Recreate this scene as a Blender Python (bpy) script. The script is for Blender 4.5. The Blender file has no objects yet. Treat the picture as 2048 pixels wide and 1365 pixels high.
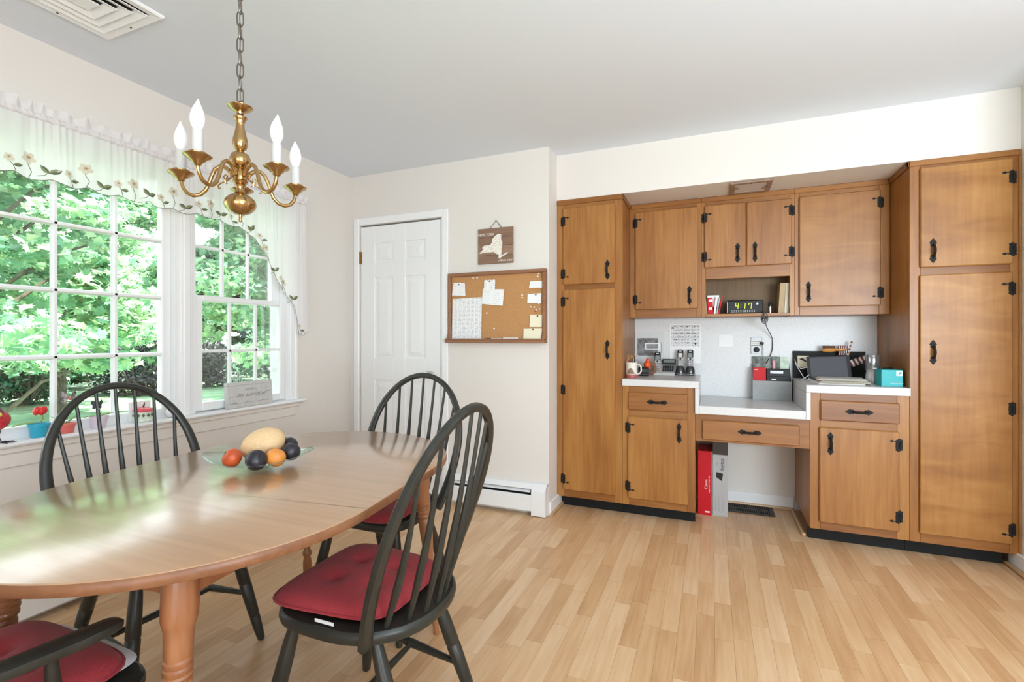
import bpy, bmesh, math, random
import numpy as np
from mathutils import Vector, Matrix, Euler

random.seed(7)
S = bpy.context.scene
COL = S.collection
PI = math.pi

# ------------------------------------------------------------------ camera
cam_d = bpy.data.cameras.new('camera')
cam_d.sensor_width = 36.0
cam_d.lens = 968.59 / 2048 * 36.0
cam_d.shift_y = -7.16 / 2048
cam_d.clip_start = 0.02
cam = bpy.data.objects.new('camera', cam_d)
COL.objects.link(cam)
cam.location = (0, 0, 1.1777)
cam.rotation_euler = (PI / 2, 0, math.radians(22.436))
S.camera = cam

# ------------------------------------------------------------------ view, world, sun, large lights
S.view_settings.view_transform = 'Standard'
S.view_settings.look = 'None'
S.view_settings.exposure = 0.06
S.view_settings.gamma = 1.0
S.view_settings.use_curve_mapping = False
S.cycles.use_denoising = True
S.cycles.max_bounces = 10
S.cycles.diffuse_bounces = 5
S.cycles.glossy_bounces = 4
S.cycles.transmission_bounces = 8
S.cycles.transparent_max_bounces = 24
S.cycles.sample_clamp_indirect = 8.0
S.cycles.caustics_reflective = False
S.cycles.caustics_refractive = False

W = bpy.data.worlds.new('world')
S.world = W
W.use_nodes = True
wb = W.node_tree.nodes['Background']
wb.inputs['Color'].default_value = (0.88, 0.95, 1.0, 1)
wb.inputs['Strength'].default_value = 4.2

sun_d = bpy.data.lights.new('sun', 'SUN')
sun_d.energy = 19.0
sun_d.angle = math.radians(1.0)
sun_d.color = (1.0, 0.95, 0.84)
sun = bpy.data.objects.new('sun', sun_d)
COL.objects.link(sun)
sun.rotation_euler = Vector((-0.62, -0.30, -0.85)).to_track_quat('-Z', 'Y').to_euler()


def area(name, loc, aim, sx, sy, power, color=(1, 1, 1)):
    d = bpy.data.lights.new(name, 'AREA')
    d.shape = 'RECTANGLE'
    d.size, d.size_y, d.energy, d.color = sx, sy, power, color
    o = bpy.data.objects.new(name, d)
    COL.objects.link(o)
    o.location = loc
    o.rotation_euler = (Vector(aim) - Vector(loc)).to_track_quat('-Z', 'Y').to_euler()
    return o


# added fill light at the unseen rear opening, brightens the whole room
area('rear_fill_light', (1.3, -3.5, 1.1), (0.6, 3.0, 1.2), 2.9, 2.0, 26, (1.0, 0.98, 0.95))
# added fill light behind the camera, aimed up to brighten the ceiling
area('ceiling_fill_light', (1.7, -0.5, 1.25), (1.4, 0.4, 2.44), 1.2, 1.2, 156, (0.78, 0.91, 1.0))


# ------------------------------------------------------------------ materials
def nt(name):
    m = bpy.data.materials.new(name)
    m.use_nodes = True
    t = m.node_tree
    b = t.nodes['Principled BSDF']
    return m, t, b


def L(t, a, b):
    t.links.new(a, b)


def N(t, kind, **kw):
    n = t.nodes.new(kind)
    for k, v in kw.items():
        setattr(n, k, v)
    return n


def pbr(name, col, rough=0.5, metal=0.0, spec=0.5, noise=0.0, nscale=20.0, bump=0.0, bscale=150.0, emit=None, coat=0.0,
        trans=0.0, sheen=0.0):
    m, t, b = nt(name)
    b.inputs['Base Color'].default_value = (*col, 1)
    b.inputs['Roughness'].default_value = rough
    b.inputs['Metallic'].default_value = metal
    b.inputs['Specular IOR Level'].default_value = spec
    b.inputs['Coat Weight'].default_value = coat
    b.inputs['Sheen Weight'].default_value = sheen
    if trans:
        b.inputs['Transmission Weight'].default_value = trans
    if emit:
        b.inputs['Emission Color'].default_value = (*emit[0], 1)
        b.inputs['Emission Strength'].default_value = emit[1]
    if noise or bump:
        g = N(t, 'ShaderNodeNewGeometry')
    if noise:
        n = N(t, 'ShaderNodeTexNoise')
        n.inputs['Scale'].default_value = nscale
        n.inputs['Detail'].default_value = 4
        L(t, g.outputs['Position'], n.inputs['Vector'])
        r = N(t, 'ShaderNodeValToRGB')
        r.color_ramp.elements[0].position = 0.3
        r.color_ramp.elements[1].position = 0.7
        r.color_ramp.elements[0].color = (*[max(0, c * (1 - noise)) for c in col], 1)
        r.color_ramp.elements[1].color = (*[min(1, c * (1 + noise)) for c in col], 1)
        L(t, n.outputs['Fac'], r.inputs['Fac'])
        L(t, r.outputs['Color'], b.inputs['Base Color'])
    if bump:
        n2 = N(t, 'ShaderNodeTexNoise')
        n2.inputs['Scale'].default_value = bscale
        n2.inputs['Detail'].default_value = 3
        L(t, g.outputs['Position'], n2.inputs['Vector'])
        bp = N(t, 'ShaderNodeBump')
        bp.inputs['Strength'].default_value = bump
        bp.inputs['Distance'].default_value = 0.002
        L(t, n2.outputs['Fac'], bp.inputs['Height'])
        L(t, bp.outputs['Normal'], b.inputs['Normal'])
    return m


def wood(name, dark, mid, light, axis='z', fine=70.0, coarse=5.0, rough=0.4, figure=0.0, var=0.25, coat=0.0, spec=0.5, stretch=0.06):
    """Procedural wood: streaks along an axis, broad tone patches, optional curly figure, tone varies per object and per piece."""
    m, t, b = nt(name)
    g = N(t, 'ShaderNodeNewGeometry')
    oi = N(t, 'ShaderNodeObjectInfo')
    rnd = N(t, 'ShaderNodeMath', operation='ADD')
    L(t, oi.outputs['Random'], rnd.inputs[0])
    L(t, g.outputs['Random Per Island'], rnd.inputs[1])
    fr = N(t, 'ShaderNodeMath', operation='FRACT')
    L(t, rnd.outputs[0], fr.inputs[0])
    off = N(t, 'ShaderNodeVectorMath', operation='MULTIPLY')
    off.inputs[1].default_value = (37.0, 19.0, 53.0)
    cmb = N(t, 'ShaderNodeCombineXYZ')
    for i in range(3):
        L(t, fr.outputs[0], cmb.inputs[i])
    L(t, cmb.outputs[0], off.inputs[0])
    pos = N(t, 'ShaderNodeVectorMath', operation='ADD')
    L(t, g.outputs['Position'], pos.inputs[0])
    L(t, off.outputs[0], pos.inputs[1])

    def noise(scale, st, detail, dist):
        mp = N(t, 'ShaderNodeMapping')
        v = [1.0, 1.0, 1.0]
        v['xyz'.index(axis)] = st
        mp.inputs['Scale'].default_value = v
        L(t, pos.outputs[0], mp.inputs['Vector'])
        n = N(t, 'ShaderNodeTexNoise')
        n.inputs['Scale'].default_value = scale
        n.inputs['Detail'].default_value = detail
        n.inputs['Distortion'].default_value = dist
        L(t, mp.outputs[0], n.inputs['Vector'])
        return n.outputs['Fac']

    f1 = noise(fine, stretch, 5, 0.4)
    f2 = noise(coarse, 0.22, 3, 0.6)
    mx = N(t, 'ShaderNodeMix', data_type='FLOAT')
    mx.inputs[0].default_value = 0.55
    L(t, f1, mx.inputs[2])
    L(t, f2, mx.inputs[3])
    val = mx.outputs[0]
    if figure:
        mp = N(t, 'ShaderNodeMapping')
        v = [0.28, 0.28, 0.28]
        v['xyz'.index(axis)] = 1.0
        mp.inputs['Scale'].default_value = v
        L(t, pos.outputs[0], mp.inputs['Vector'])
        n = N(t, 'ShaderNodeTexNoise')
        n.inputs['Scale'].default_value = 9
        n.inputs['Detail'].default_value = 3
        n.inputs['Distortion'].default_value = 1.2
        L(t, mp.outputs[0], n.inputs['Vector'])
        mx2 = N(t, 'ShaderNodeMix', data_type='FLOAT')
        mx2.inputs[0].default_value = figure
        L(t, val, mx2.inputs[2])
        L(t, n.outputs['Fac'], mx2.inputs[3])
        val = mx2.outputs[0]
    sh = N(t, 'ShaderNodeMath', operation='MULTIPLY_ADD')
    sh.inputs[1].default_value = var
    L(t, fr.outputs[0], sh.inputs[0])
    sub = N(t, 'ShaderNodeMath', operation='SUBTRACT')
    L(t, val, sub.inputs[0])
    sub.inputs[1].default_value = var * 0.5
    L(t, sub.outputs[0], sh.inputs[2])
    r = N(t, 'ShaderNodeValToRGB')
    e = r.color_ramp.elements
    e[0].position, e[1].position = 0.28, 0.72
    e[0].color, e[1].color = (*dark, 1), (*light, 1)
    k = e.new(0.5)
    k.color = (*mid, 1)
    L(t, sh.outputs[0], r.inputs['Fac'])
    L(t, r.outputs['Color'], b.inputs['Base Color'])
    b.inputs['Roughness'].default_value = rough
    b.inputs['Coat Weight'].default_value = coat
    b.inputs['Coat Roughness'].default_value = 0.12
    b.inputs['Specular IOR Level'].default_value = spec
    bp = N(t, 'ShaderNodeBump')
    bp.inputs['Strength'].default_value = 0.06
    bp.inputs['Distance'].default_value = 0.001
    L(t, f1, bp.inputs['Height'])
    L(t, bp.outputs['Normal'], b.inputs['Normal'])
    return m


def glassy(name, tint, gloss=0.08, edge=None, fr=0.6):
    m = bpy.data.materials.new(name)
    m.use_nodes = True
    t = m.node_tree
    t.nodes.clear()
    out = N(t, 'ShaderNodeOutputMaterial')
    tr = N(t, 'ShaderNodeBsdfTransparent')
    gl = N(t, 'ShaderNodeBsdfGlossy')
    gl.inputs['Roughness'].default_value = 0.02
    lw = N(t, 'ShaderNodeLayerWeight')
    lw.inputs['Blend'].default_value = 0.35
    r = N(t, 'ShaderNodeValToRGB')
    r.color_ramp.elements[0].color = (*tint, 1)
    r.color_ramp.elements[1].color = (*(edge or tint), 1)
    L(t, lw.outputs['Facing'], r.inputs['Fac'])
    L(t, r.outputs['Color'], tr.inputs['Color'])
    ad = N(t, 'ShaderNodeMath', operation='MULTIPLY_ADD')
    L(t, lw.outputs['Fresnel'], ad.inputs[0])
    ad.inputs[1].default_value = fr
    ad.inputs[2].default_value = gloss
    mx = N(t, 'ShaderNodeMixShader')
    L(t, ad.outputs[0], mx.inputs[0])
    L(t, tr.outputs[0], mx.inputs[1])
    L(t, gl.outputs[0], mx.inputs[2])
    L(t, mx.outputs[0], out.inputs['Surface'])
    return m


def cloth_translucent(name, col, amount=0.5, clear=0.0):
    m = bpy.data.materials.new(name)
    m.use_nodes = True
    t = m.node_tree
    t.nodes.clear()
    out = N(t, 'ShaderNodeOutputMaterial')
    d = N(t, 'ShaderNodeBsdfDiffuse')
    d.inputs['Color'].default_value = (*col, 1)
    tl = N(t, 'ShaderNodeBsdfTranslucent')
    tl.inputs['Color'].default_value = (*col, 1)
    mx = N(t, 'ShaderNodeMixShader')
    mx.inputs[0].default_value = amount
    L(t, d.outputs[0], mx.inputs[1])
    L(t, tl.outputs[0], mx.inputs[2])
    last = mx
    if clear:
        tr = N(t, 'ShaderNodeBsdfTransparent')
        m2 = N(t, 'ShaderNodeMixShader')
        m2.inputs[0].default_value = clear
        L(t, mx.outputs[0], m2.inputs[1])
        L(t, tr.outputs[0], m2.inputs[2])
        last = m2
    L(t, last.outputs[0], out.inputs['Surface'])
    return m


def leaf_mat(name, a, b_, c, trans=0.45):
    m = bpy.data.materials.new(name)
    m.use_nodes = True
    t = m.node_tree
    t.nodes.clear()
    out = N(t, 'ShaderNodeOutputMaterial')
    g = N(t, 'ShaderNodeNewGeometry')
    r = N(t, 'ShaderNodeValToRGB')
    e = r.color_ramp.elements
    e[0].position, e[1].position = 0.0, 1.0
    e[0].color, e[1].color = (*a, 1), (*c, 1)
    k = e.new(0.5)
    k.color = (*b_, 1)
    L(t, g.outputs['Random Per Island'], r.inputs['Fac'])
    d = N(t, 'ShaderNodeBsdfDiffuse')
    tl = N(t, 'ShaderNodeBsdfTranslucent')
    gl = N(t, 'ShaderNodeBsdfGlossy')
    gl.inputs['Roughness'].default_value = 0.35
    L(t, r.outputs['Color'], d.inputs['Color'])
    L(t, r.outputs['Color'], tl.inputs['Color'])
    mx = N(t, 'ShaderNodeMixShader')
    mx.inputs[0].default_value = trans
    L(t, d.outputs[0], mx.inputs[1])
    L(t, tl.outputs[0], mx.inputs[2])
    m2 = N(t, 'ShaderNodeMixShader')
    m2.inputs[0].default_value = 0.06
    L(t, mx.outputs[0], m2.inputs[1])
    L(t, gl.outputs[0], m2.inputs[2])
    L(t, m2.outputs[0], out.inputs['Surface'])
    return m


def speckle(name, col, dots, scale=420.0, rough=0.3):
    m, t, b = nt(name)
    g = N(t, 'ShaderNodeNewGeometry')
    n = N(t, 'ShaderNodeTexNoise')
    n.inputs['Scale'].default_value = scale
    n.inputs['Detail'].default_value = 2
    L(t, g.outputs['Position'], n.inputs['Vector'])
    r = N(t, 'ShaderNodeValToRGB')
    r.color_ramp.elements[0].position = 0.33
    r.color_ramp.elements[1].position = 0.46
    r.color_ramp.elements[0].color = (*dots, 1)
    r.color_ramp.elements[1].color = (*col, 1)
    L(t, n.outputs['Fac'], r.inputs['Fac'])
    L(t, r.outputs['Color'], b.inputs['Base Color'])
    b.inputs['Roughness'].default_value = rough
    return m


def printed(name, paper, ink, rows, cols, density=0.45, rough=0.8):
    """Flat print: rows of faint text-like dashes in object space (x across, z up)."""
    m, t, b = nt(name)
    g = N(t, 'ShaderNodeTexCoord')
    sx = N(t, 'ShaderNodeSeparateXYZ')
    L(t, g.outputs['Object'], sx.inputs[0])

    def band(sock, freq, lo):
        a = N(t, 'ShaderNodeMath', operation='MULTIPLY')
        a.inputs[1].default_value = freq
        L(t, sock, a.inputs[0])
        f = N(t, 'ShaderNodeMath', operation='FRACT')
        L(t, a.outputs[0], f.inputs[0])
        c = N(t, 'ShaderNodeMath', operation='LESS_THAN')
        c.inputs[1].default_value = lo
        L(t, f.outputs[0], c.inputs[0])
        return c.outputs[0]

    b1 = band(sx.outputs['Z'], rows, density)
    b2 = band(sx.outputs['X'], cols, 0.72)
    n = N(t, 'ShaderNodeTexNoise')
    n.inputs['Scale'].default_value = 160
    L(t, g.outputs['Object'], n.inputs['Vector'])
    c3 = N(t, 'ShaderNodeMath', operation='GREATER_THAN')
    c3.inputs[1].default_value = 0.5
    L(t, n.outputs['Fac'], c3.inputs[0])
    p = N(t, 'ShaderNodeMath', operation='MULTIPLY')
    L(t, b1, p.inputs[0])
    L(t, b2, p.inputs[1])
    p2 = N(t, 'ShaderNodeMath', operation='MULTIPLY')
    L(t, p.outputs[0], p2.inputs[0])
    L(t, c3.outputs[0], p2.inputs[1])
    mx = N(t, 'ShaderNodeMix', data_type='RGBA')
    mx.inputs['A'].default_value = (*paper, 1)
    mx.inputs['B'].default_value = (*ink, 1)
    L(t, p2.outputs[0], mx.inputs['Factor'])
    L(t, mx.outputs['Result'], b.inputs['Base Color'])
    b.inputs['Roughness'].default_value = rough
    return m


M = {}
M['wall'] = pbr('wall_paint', (0.75, 0.705, 0.655), 0.75, bump=0.05, bscale=260)
M['ceiling'] = pbr('ceiling_paint', (0.74, 0.785, 0.85), 0.9, bump=0.08, bscale=220)
M['trim'] = pbr('white_trim_paint', (0.86, 0.86, 0.86), 0.35)
M['door'] = pbr('white_door_paint', (0.84, 0.84, 0.835), 0.4)
M['cab'] = wood('cabinet_birch', (0.2021, 0.0705, 0.0138), (0.3225, 0.1290, 0.0275), (0.4386, 0.2064, 0.0550), 'z', 55, 4.5, 0.36, 0.0, 0.16)
M['cab_curly'] = wood('cabinet_curly_birch', (0.2236, 0.0826, 0.0155), (0.3483, 0.1479, 0.0327), (0.4644, 0.2305, 0.0645), 'z', 55, 4.0, 0.38, 0.5, 0.08)
M['cab_rail'] = wood('cabinet_rail_birch', (0.1849, 0.0636, 0.0129), (0.2838, 0.1084, 0.0232), (0.3784, 0.1677, 0.0430), 'x', 55, 4.5, 0.38, 0.0, 0.12)
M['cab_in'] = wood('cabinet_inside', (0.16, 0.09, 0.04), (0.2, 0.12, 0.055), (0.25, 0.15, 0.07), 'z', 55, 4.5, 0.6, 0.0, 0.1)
M['table'] = wood('table_maple', (0.36, 0.185, 0.085), (0.46, 0.255, 0.125), (0.545, 0.32, 0.168), 'x', 40, 3.0, 0.30, 0.0, 0.05, 0.6, 0.6, 0.04)
M['table'].node_tree.nodes['Principled BSDF'].inputs['Coat Weight'].default_value = 1.0
M['table'].node_tree.nodes['Principled BSDF'].inputs['Coat IOR'].default_value = 2.1
M['table'].node_tree.nodes['Principled BSDF'].inputs['Coat Roughness'].default_value = 0.17
M['table_edge_shaded'] = wood('table_edge_maple_shaded', (0.17, 0.065, 0.03), (0.23, 0.095, 0.042), (0.29, 0.13, 0.06), 'x', 60, 5, 0.4, 0.0, 0.1)  # edge maple, darkened for the shade of sides turned from the window
M['table_leg'] = wood('table_leg_maple', (0.23, 0.08, 0.03), (0.32, 0.125, 0.05), (0.41, 0.18, 0.08), 'z', 60, 5, 0.36, 0.0, 0.1, 0.3)
M['floor'] = wood('beech_floor', (0.56, 0.315, 0.150), (0.69, 0.435, 0.232), (0.79, 0.555, 0.335), 'y', 60, 7, 0.32, 0.0, 0.30)
M['quarter'] = wood('beech_moulding', (0.45, 0.27, 0.13), (0.58, 0.37, 0.2), (0.66, 0.44, 0.26), 'y', 60, 7, 0.4)
M['iron'] = pbr('black_iron', (0.012, 0.011, 0.010), 0.6, 0.0, 0.25)
M['black'] = pbr('black_vinyl', (0.008, 0.009, 0.009), 0.6, 0, 0.25)
M['chair'] = pbr('dark_green_black_paint', (0.026, 0.026, 0.021), 0.36, 0, 0.42, noise=0.18, nscale=30)
M['red_cushion'] = pbr('red_chair_pad', (0.36, 0.03, 0.038), 0.85, noise=0.14, nscale=220, bump=0.25, bscale=600, sheen=0.08)
M['white_cloth'] = pbr('white_pad_cloth', (0.8, 0.8, 0.8), 0.9)
M['brass'] = pbr('polished_brass', (0.50, 0.33, 0.15), 0.2, 1.0)
M['brass_dull'] = pbr('aged_brass', (0.42, 0.27, 0.10), 0.35, 1.0)
M['chain'] = pbr('antique_chain', (0.22, 0.19, 0.16), 0.4, 0.9)
M['candle'] = pbr('white_candle_sleeve', (0.62, 0.615, 0.60), 0.5)
M['bulb'] = pbr('frosted_bulb', (0.85, 0.85, 0.86), 0.4, emit=((1, 0.99, 0.97), 0.12))
M['laminate'] = speckle('speckled_white_laminate', (0.66, 0.66, 0.655), (0.50, 0.50, 0.50), 330, 0.28)
M['splash'] = speckle('speckled_backsplash', (0.70, 0.70, 0.70), (0.52, 0.52, 0.52), 260, 0.4)
M['pane'] = glassy('window_pane', (0.97, 0.985, 0.98), 0.015)
M['bowl'] = glassy('clear_glass', (0.985, 0.995, 0.99), 0.03, (0.86, 0.94, 0.91), 0.3)
M['curtain'] = cloth_translucent('white_curtain', (0.95, 0.915, 0.922), 0.46, 0.05)
M['stitch'] = pbr('grey_brown_thread', (0.12, 0.10, 0.07), 0.8)
M['petal'] = cloth_translucent('cream_thread', (0.80, 0.74, 0.63), 0.35)
M['petal_centre'] = pbr('ochre_thread', (0.46, 0.33, 0.17), 0.8)
M['leaf_thread'] = pbr('olive_thread', (0.28, 0.31, 0.16), 0.8)
M['leaf_thread_dark'] = pbr('dark_olive_thread', (0.13, 0.15, 0.09), 0.8)
M['cork'] = pbr('cork', (0.50, 0.255, 0.10), 0.9, noise=0.22, nscale=180, bump=0.4, bscale=300)
M['board_frame'] = wood('board_frame_wood', (0.20, 0.085, 0.04), (0.28, 0.13, 0.065), (0.36, 0.18, 0.1), 'x', 60, 6, 0.45)
M['paper'] = pbr('white_paper', (0.86, 0.86, 0.85), 0.8)
M['paper_cream'] = pbr('cream_paper', (0.84, 0.78, 0.58), 0.8)
M['print_list'] = printed('printed_list', (0.84, 0.84, 0.84), (0.42, 0.42, 0.44), 110, 30, 0.45)
M['print_note'] = printed('handwritten_note', (0.86, 0.86, 0.85), (0.62, 0.64, 0.68), 70, 14, 0.3)
M['print_calendar'] = printed('printed_table', (0.74, 0.74, 0.74), (0.10, 0.10, 0.11), 42, 24, 0.36)
M['plank_brown'] = wood('sign_wood', (0.20, 0.115, 0.075), (0.27, 0.16, 0.105), (0.33, 0.205, 0.14), 'x', 80, 6, 0.7, 0, 0.25)
M['map_white'] = pbr('speckled_cream', (0.80, 0.74, 0.66), 0.7, noise=0.28, nscale=130)
M['white_ink'] = pbr('white_lettering', (0.85, 0.83, 0.80), 0.7)
M['grey_ink'] = pbr('grey_lettering', (0.26, 0.26, 0.25), 0.7)
M['sign_white'] = pbr('weathered_white_wood', (0.58, 0.57, 0.55), 0.7, noise=0.07, nscale=40)
M['red'] = pbr('glossy_red', (0.55, 0.010, 0.018), 0.5, 0, 0.25)
M['red_toy'] = pbr('red_plastic', (0.72, 0.03, 0.025), 0.35)
M['red_tin'] = pbr('painted_red_tin', (0.52, 0.03, 0.04), 0.4, noise=0.4, nscale=45)
M['dark_red'] = pbr('dark_red_crest', (0.15, 0.02, 0.04), 0.5)
M['blue_pot'] = pbr('blue_plastic', (0.03, 0.42, 0.62), 0.35)
M['pink_pot'] = pbr('coral_plastic', (0.75, 0.17, 0.15), 0.4)
M['lilac_pot'] = pbr('pale_lilac_plastic', (0.72, 0.62, 0.74), 0.4)
M['green_leaf'] = pbr('toy_green', (0.10, 0.42, 0.10), 0.5)
M['olive_leaf'] = pbr('toy_olive', (0.22, 0.27, 0.04), 0.5)
M['brown_leaf'] = pbr('toy_brown', (0.25, 0.16, 0.08), 0.5)
M['butterfly'] = pbr('dark_wing', (0.05, 0.04, 0.06), 0.6)
M['jar_body'] = pbr('painted_ceramic', (0.66, 0.76, 0.66), 0.25, noise=0.2, nscale=60)
M['jar_lid'] = pbr('red_ceramic_lid', (0.72, 0.10, 0.12), 0.3)
M['yellow'] = pbr('yellow_paint', (0.80, 0.56, 0.10), 0.5)
M['white_gloss'] = pbr('white_glaze', (0.80, 0.80, 0.82), 0.25)
M['melon'] = pbr('melon_rind', (0.75, 0.52, 0.28), 0.6, noise=0.08, nscale=120, bump=0.25, bscale=220)
M['plum'] = pbr('plum_skin', (0.020, 0.018, 0.026), 0.38, noise=0.5, nscale=60)
M['apricot'] = pbr('apricot_skin', (0.78, 0.30, 0.06), 0.45, noise=0.2, nscale=25)
M['tomato'] = pbr('red_orange_skin', (0.62, 0.10, 0.025), 0.4, noise=0.35, nscale=24)
M['stem'] = pbr('brown_stem', (0.06, 0.04, 0.02), 0.7)
M['grey_box'] = pbr('grey_card', (0.31, 0.32, 0.315), 0.6, noise=0.05, nscale=60)
M['band_red'] = pbr('dusty_red', (0.42, 0.10, 0.09), 0.5)
M['folder'] = pbr('pale_folder', (0.62, 0.63, 0.63), 0.5)
M['photo_grey'] = pbr('grey_photo', (0.18, 0.18, 0.18), 0.5, noise=0.6, nscale=28)
M['charcoal'] = pbr('charcoal_plastic', (0.016, 0.016, 0.016), 0.5, 0, 0.3)
M['silver'] = pbr('silver_plastic', (0.48, 0.48, 0.47), 0.35, 0.3)
M['keys'] = pbr('grey_keys', (0.16, 0.16, 0.16), 0.5)
M['lcd'] = pbr('lcd_glass', (0.22, 0.25, 0.24), 0.2)
M['lcd_light'] = pbr('lcd_pale', (0.60, 0.62, 0.62), 0.2)
M['screen'] = pbr('tablet_glass', (0.06, 0.058, 0.066), 0.4, 0, 0.3)
M['teal'] = pbr('teal_card', (0.0, 0.40, 0.42), 0.45)
M['orange'] = pbr('orange_plastic', (0.80, 0.10, 0.02), 0.4)
M['brush_wood'] = pbr('honey_wood', (0.62, 0.28, 0.06), 0.4)
M['bristle'] = pbr('brown_bristle', (0.22, 0.10, 0.05), 0.8)
M['flag_red'] = pbr('flag_red', (0.16, 0.03, 0.035), 0.8)
M['flag_white'] = pbr('flag_white', (0.72, 0.70, 0.66), 0.8)
M['steel'] = pbr('brushed_steel', (0.55, 0.55, 0.54), 0.3, 1.0)
M['smoke_glass'] = pbr('smoked_glass', (0.05, 0.052, 0.055), 0.12, 0.3)
M['grinder_lid'] = pbr('clear_grey_lid', (0.30, 0.31, 0.32), 0.12, 0.75)
M['plate_grey'] = pbr('grey_plate', (0.30, 0.30, 0.30), 0.4, 0.5)
M['socket'] = pbr('ivory_plastic', (0.72, 0.70, 0.64), 0.4)
M['cable_black'] = pbr('black_cable', (0.02, 0.02, 0.02), 0.5)
M['cable_white'] = pbr('white_cable', (0.8, 0.8, 0.8), 0.5)
M['tan_book'] = pbr('tan_cover', (0.48, 0.35, 0.20), 0.7)
M['page_edge'] = pbr('cream_pages', (0.72, 0.66, 0.52), 0.8)
M['digits'] = pbr('lit_digits', (0.1, 0.1, 0.0), 0.5, emit=((0.72, 0.95, 0.02), 1.0))
M['dark_brown_card'] = pbr('dark_brown_card', (0.045, 0.030, 0.022), 0.6)
M['silver_card'] = pbr('silver_card', (0.42, 0.42, 0.42), 0.5)
M['vent_metal'] = pbr('brown_metal', (0.045, 0.035, 0.028), 0.5, 0.4)
M['light_frame'] = pbr('tarnished_frame', (0.34, 0.25, 0.19), 0.4, 0.5)
M['light_lens'] = pbr('ribbed_lens', (0.62, 0.57, 0.55), 0.3)
M['void'] = pbr('dark_void', (0.006, 0.006, 0.006), 0.9)
M['heater'] = pbr('heater_enamel', (0.84, 0.84, 0.84), 0.35)
M['fin'] = pbr('heater_fins', (0.09, 0.09, 0.09), 0.5, 0.5)
M['bark'] = pbr('bark', (0.12, 0.10, 0.08), 0.9, noise=0.4, nscale=12, bump=0.6, bscale=20)
M['lawn'] = pbr('lawn', (0.22, 0.38, 0.22), 0.9, noise=0.35, nscale=1.6, bump=0.5, bscale=30)
M['leaf_a'] = leaf_mat('maple_leaves', (0.17, 0.38, 0.25), (0.32, 0.56, 0.34), (0.60, 0.75, 0.46))
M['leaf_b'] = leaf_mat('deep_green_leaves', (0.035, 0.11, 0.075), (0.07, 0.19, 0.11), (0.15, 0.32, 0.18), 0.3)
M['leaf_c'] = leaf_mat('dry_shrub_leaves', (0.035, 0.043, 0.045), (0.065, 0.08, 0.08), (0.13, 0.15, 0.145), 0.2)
M['siding'] = pbr('white_siding', (0.7, 0.7, 0.7), 0.7)


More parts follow.
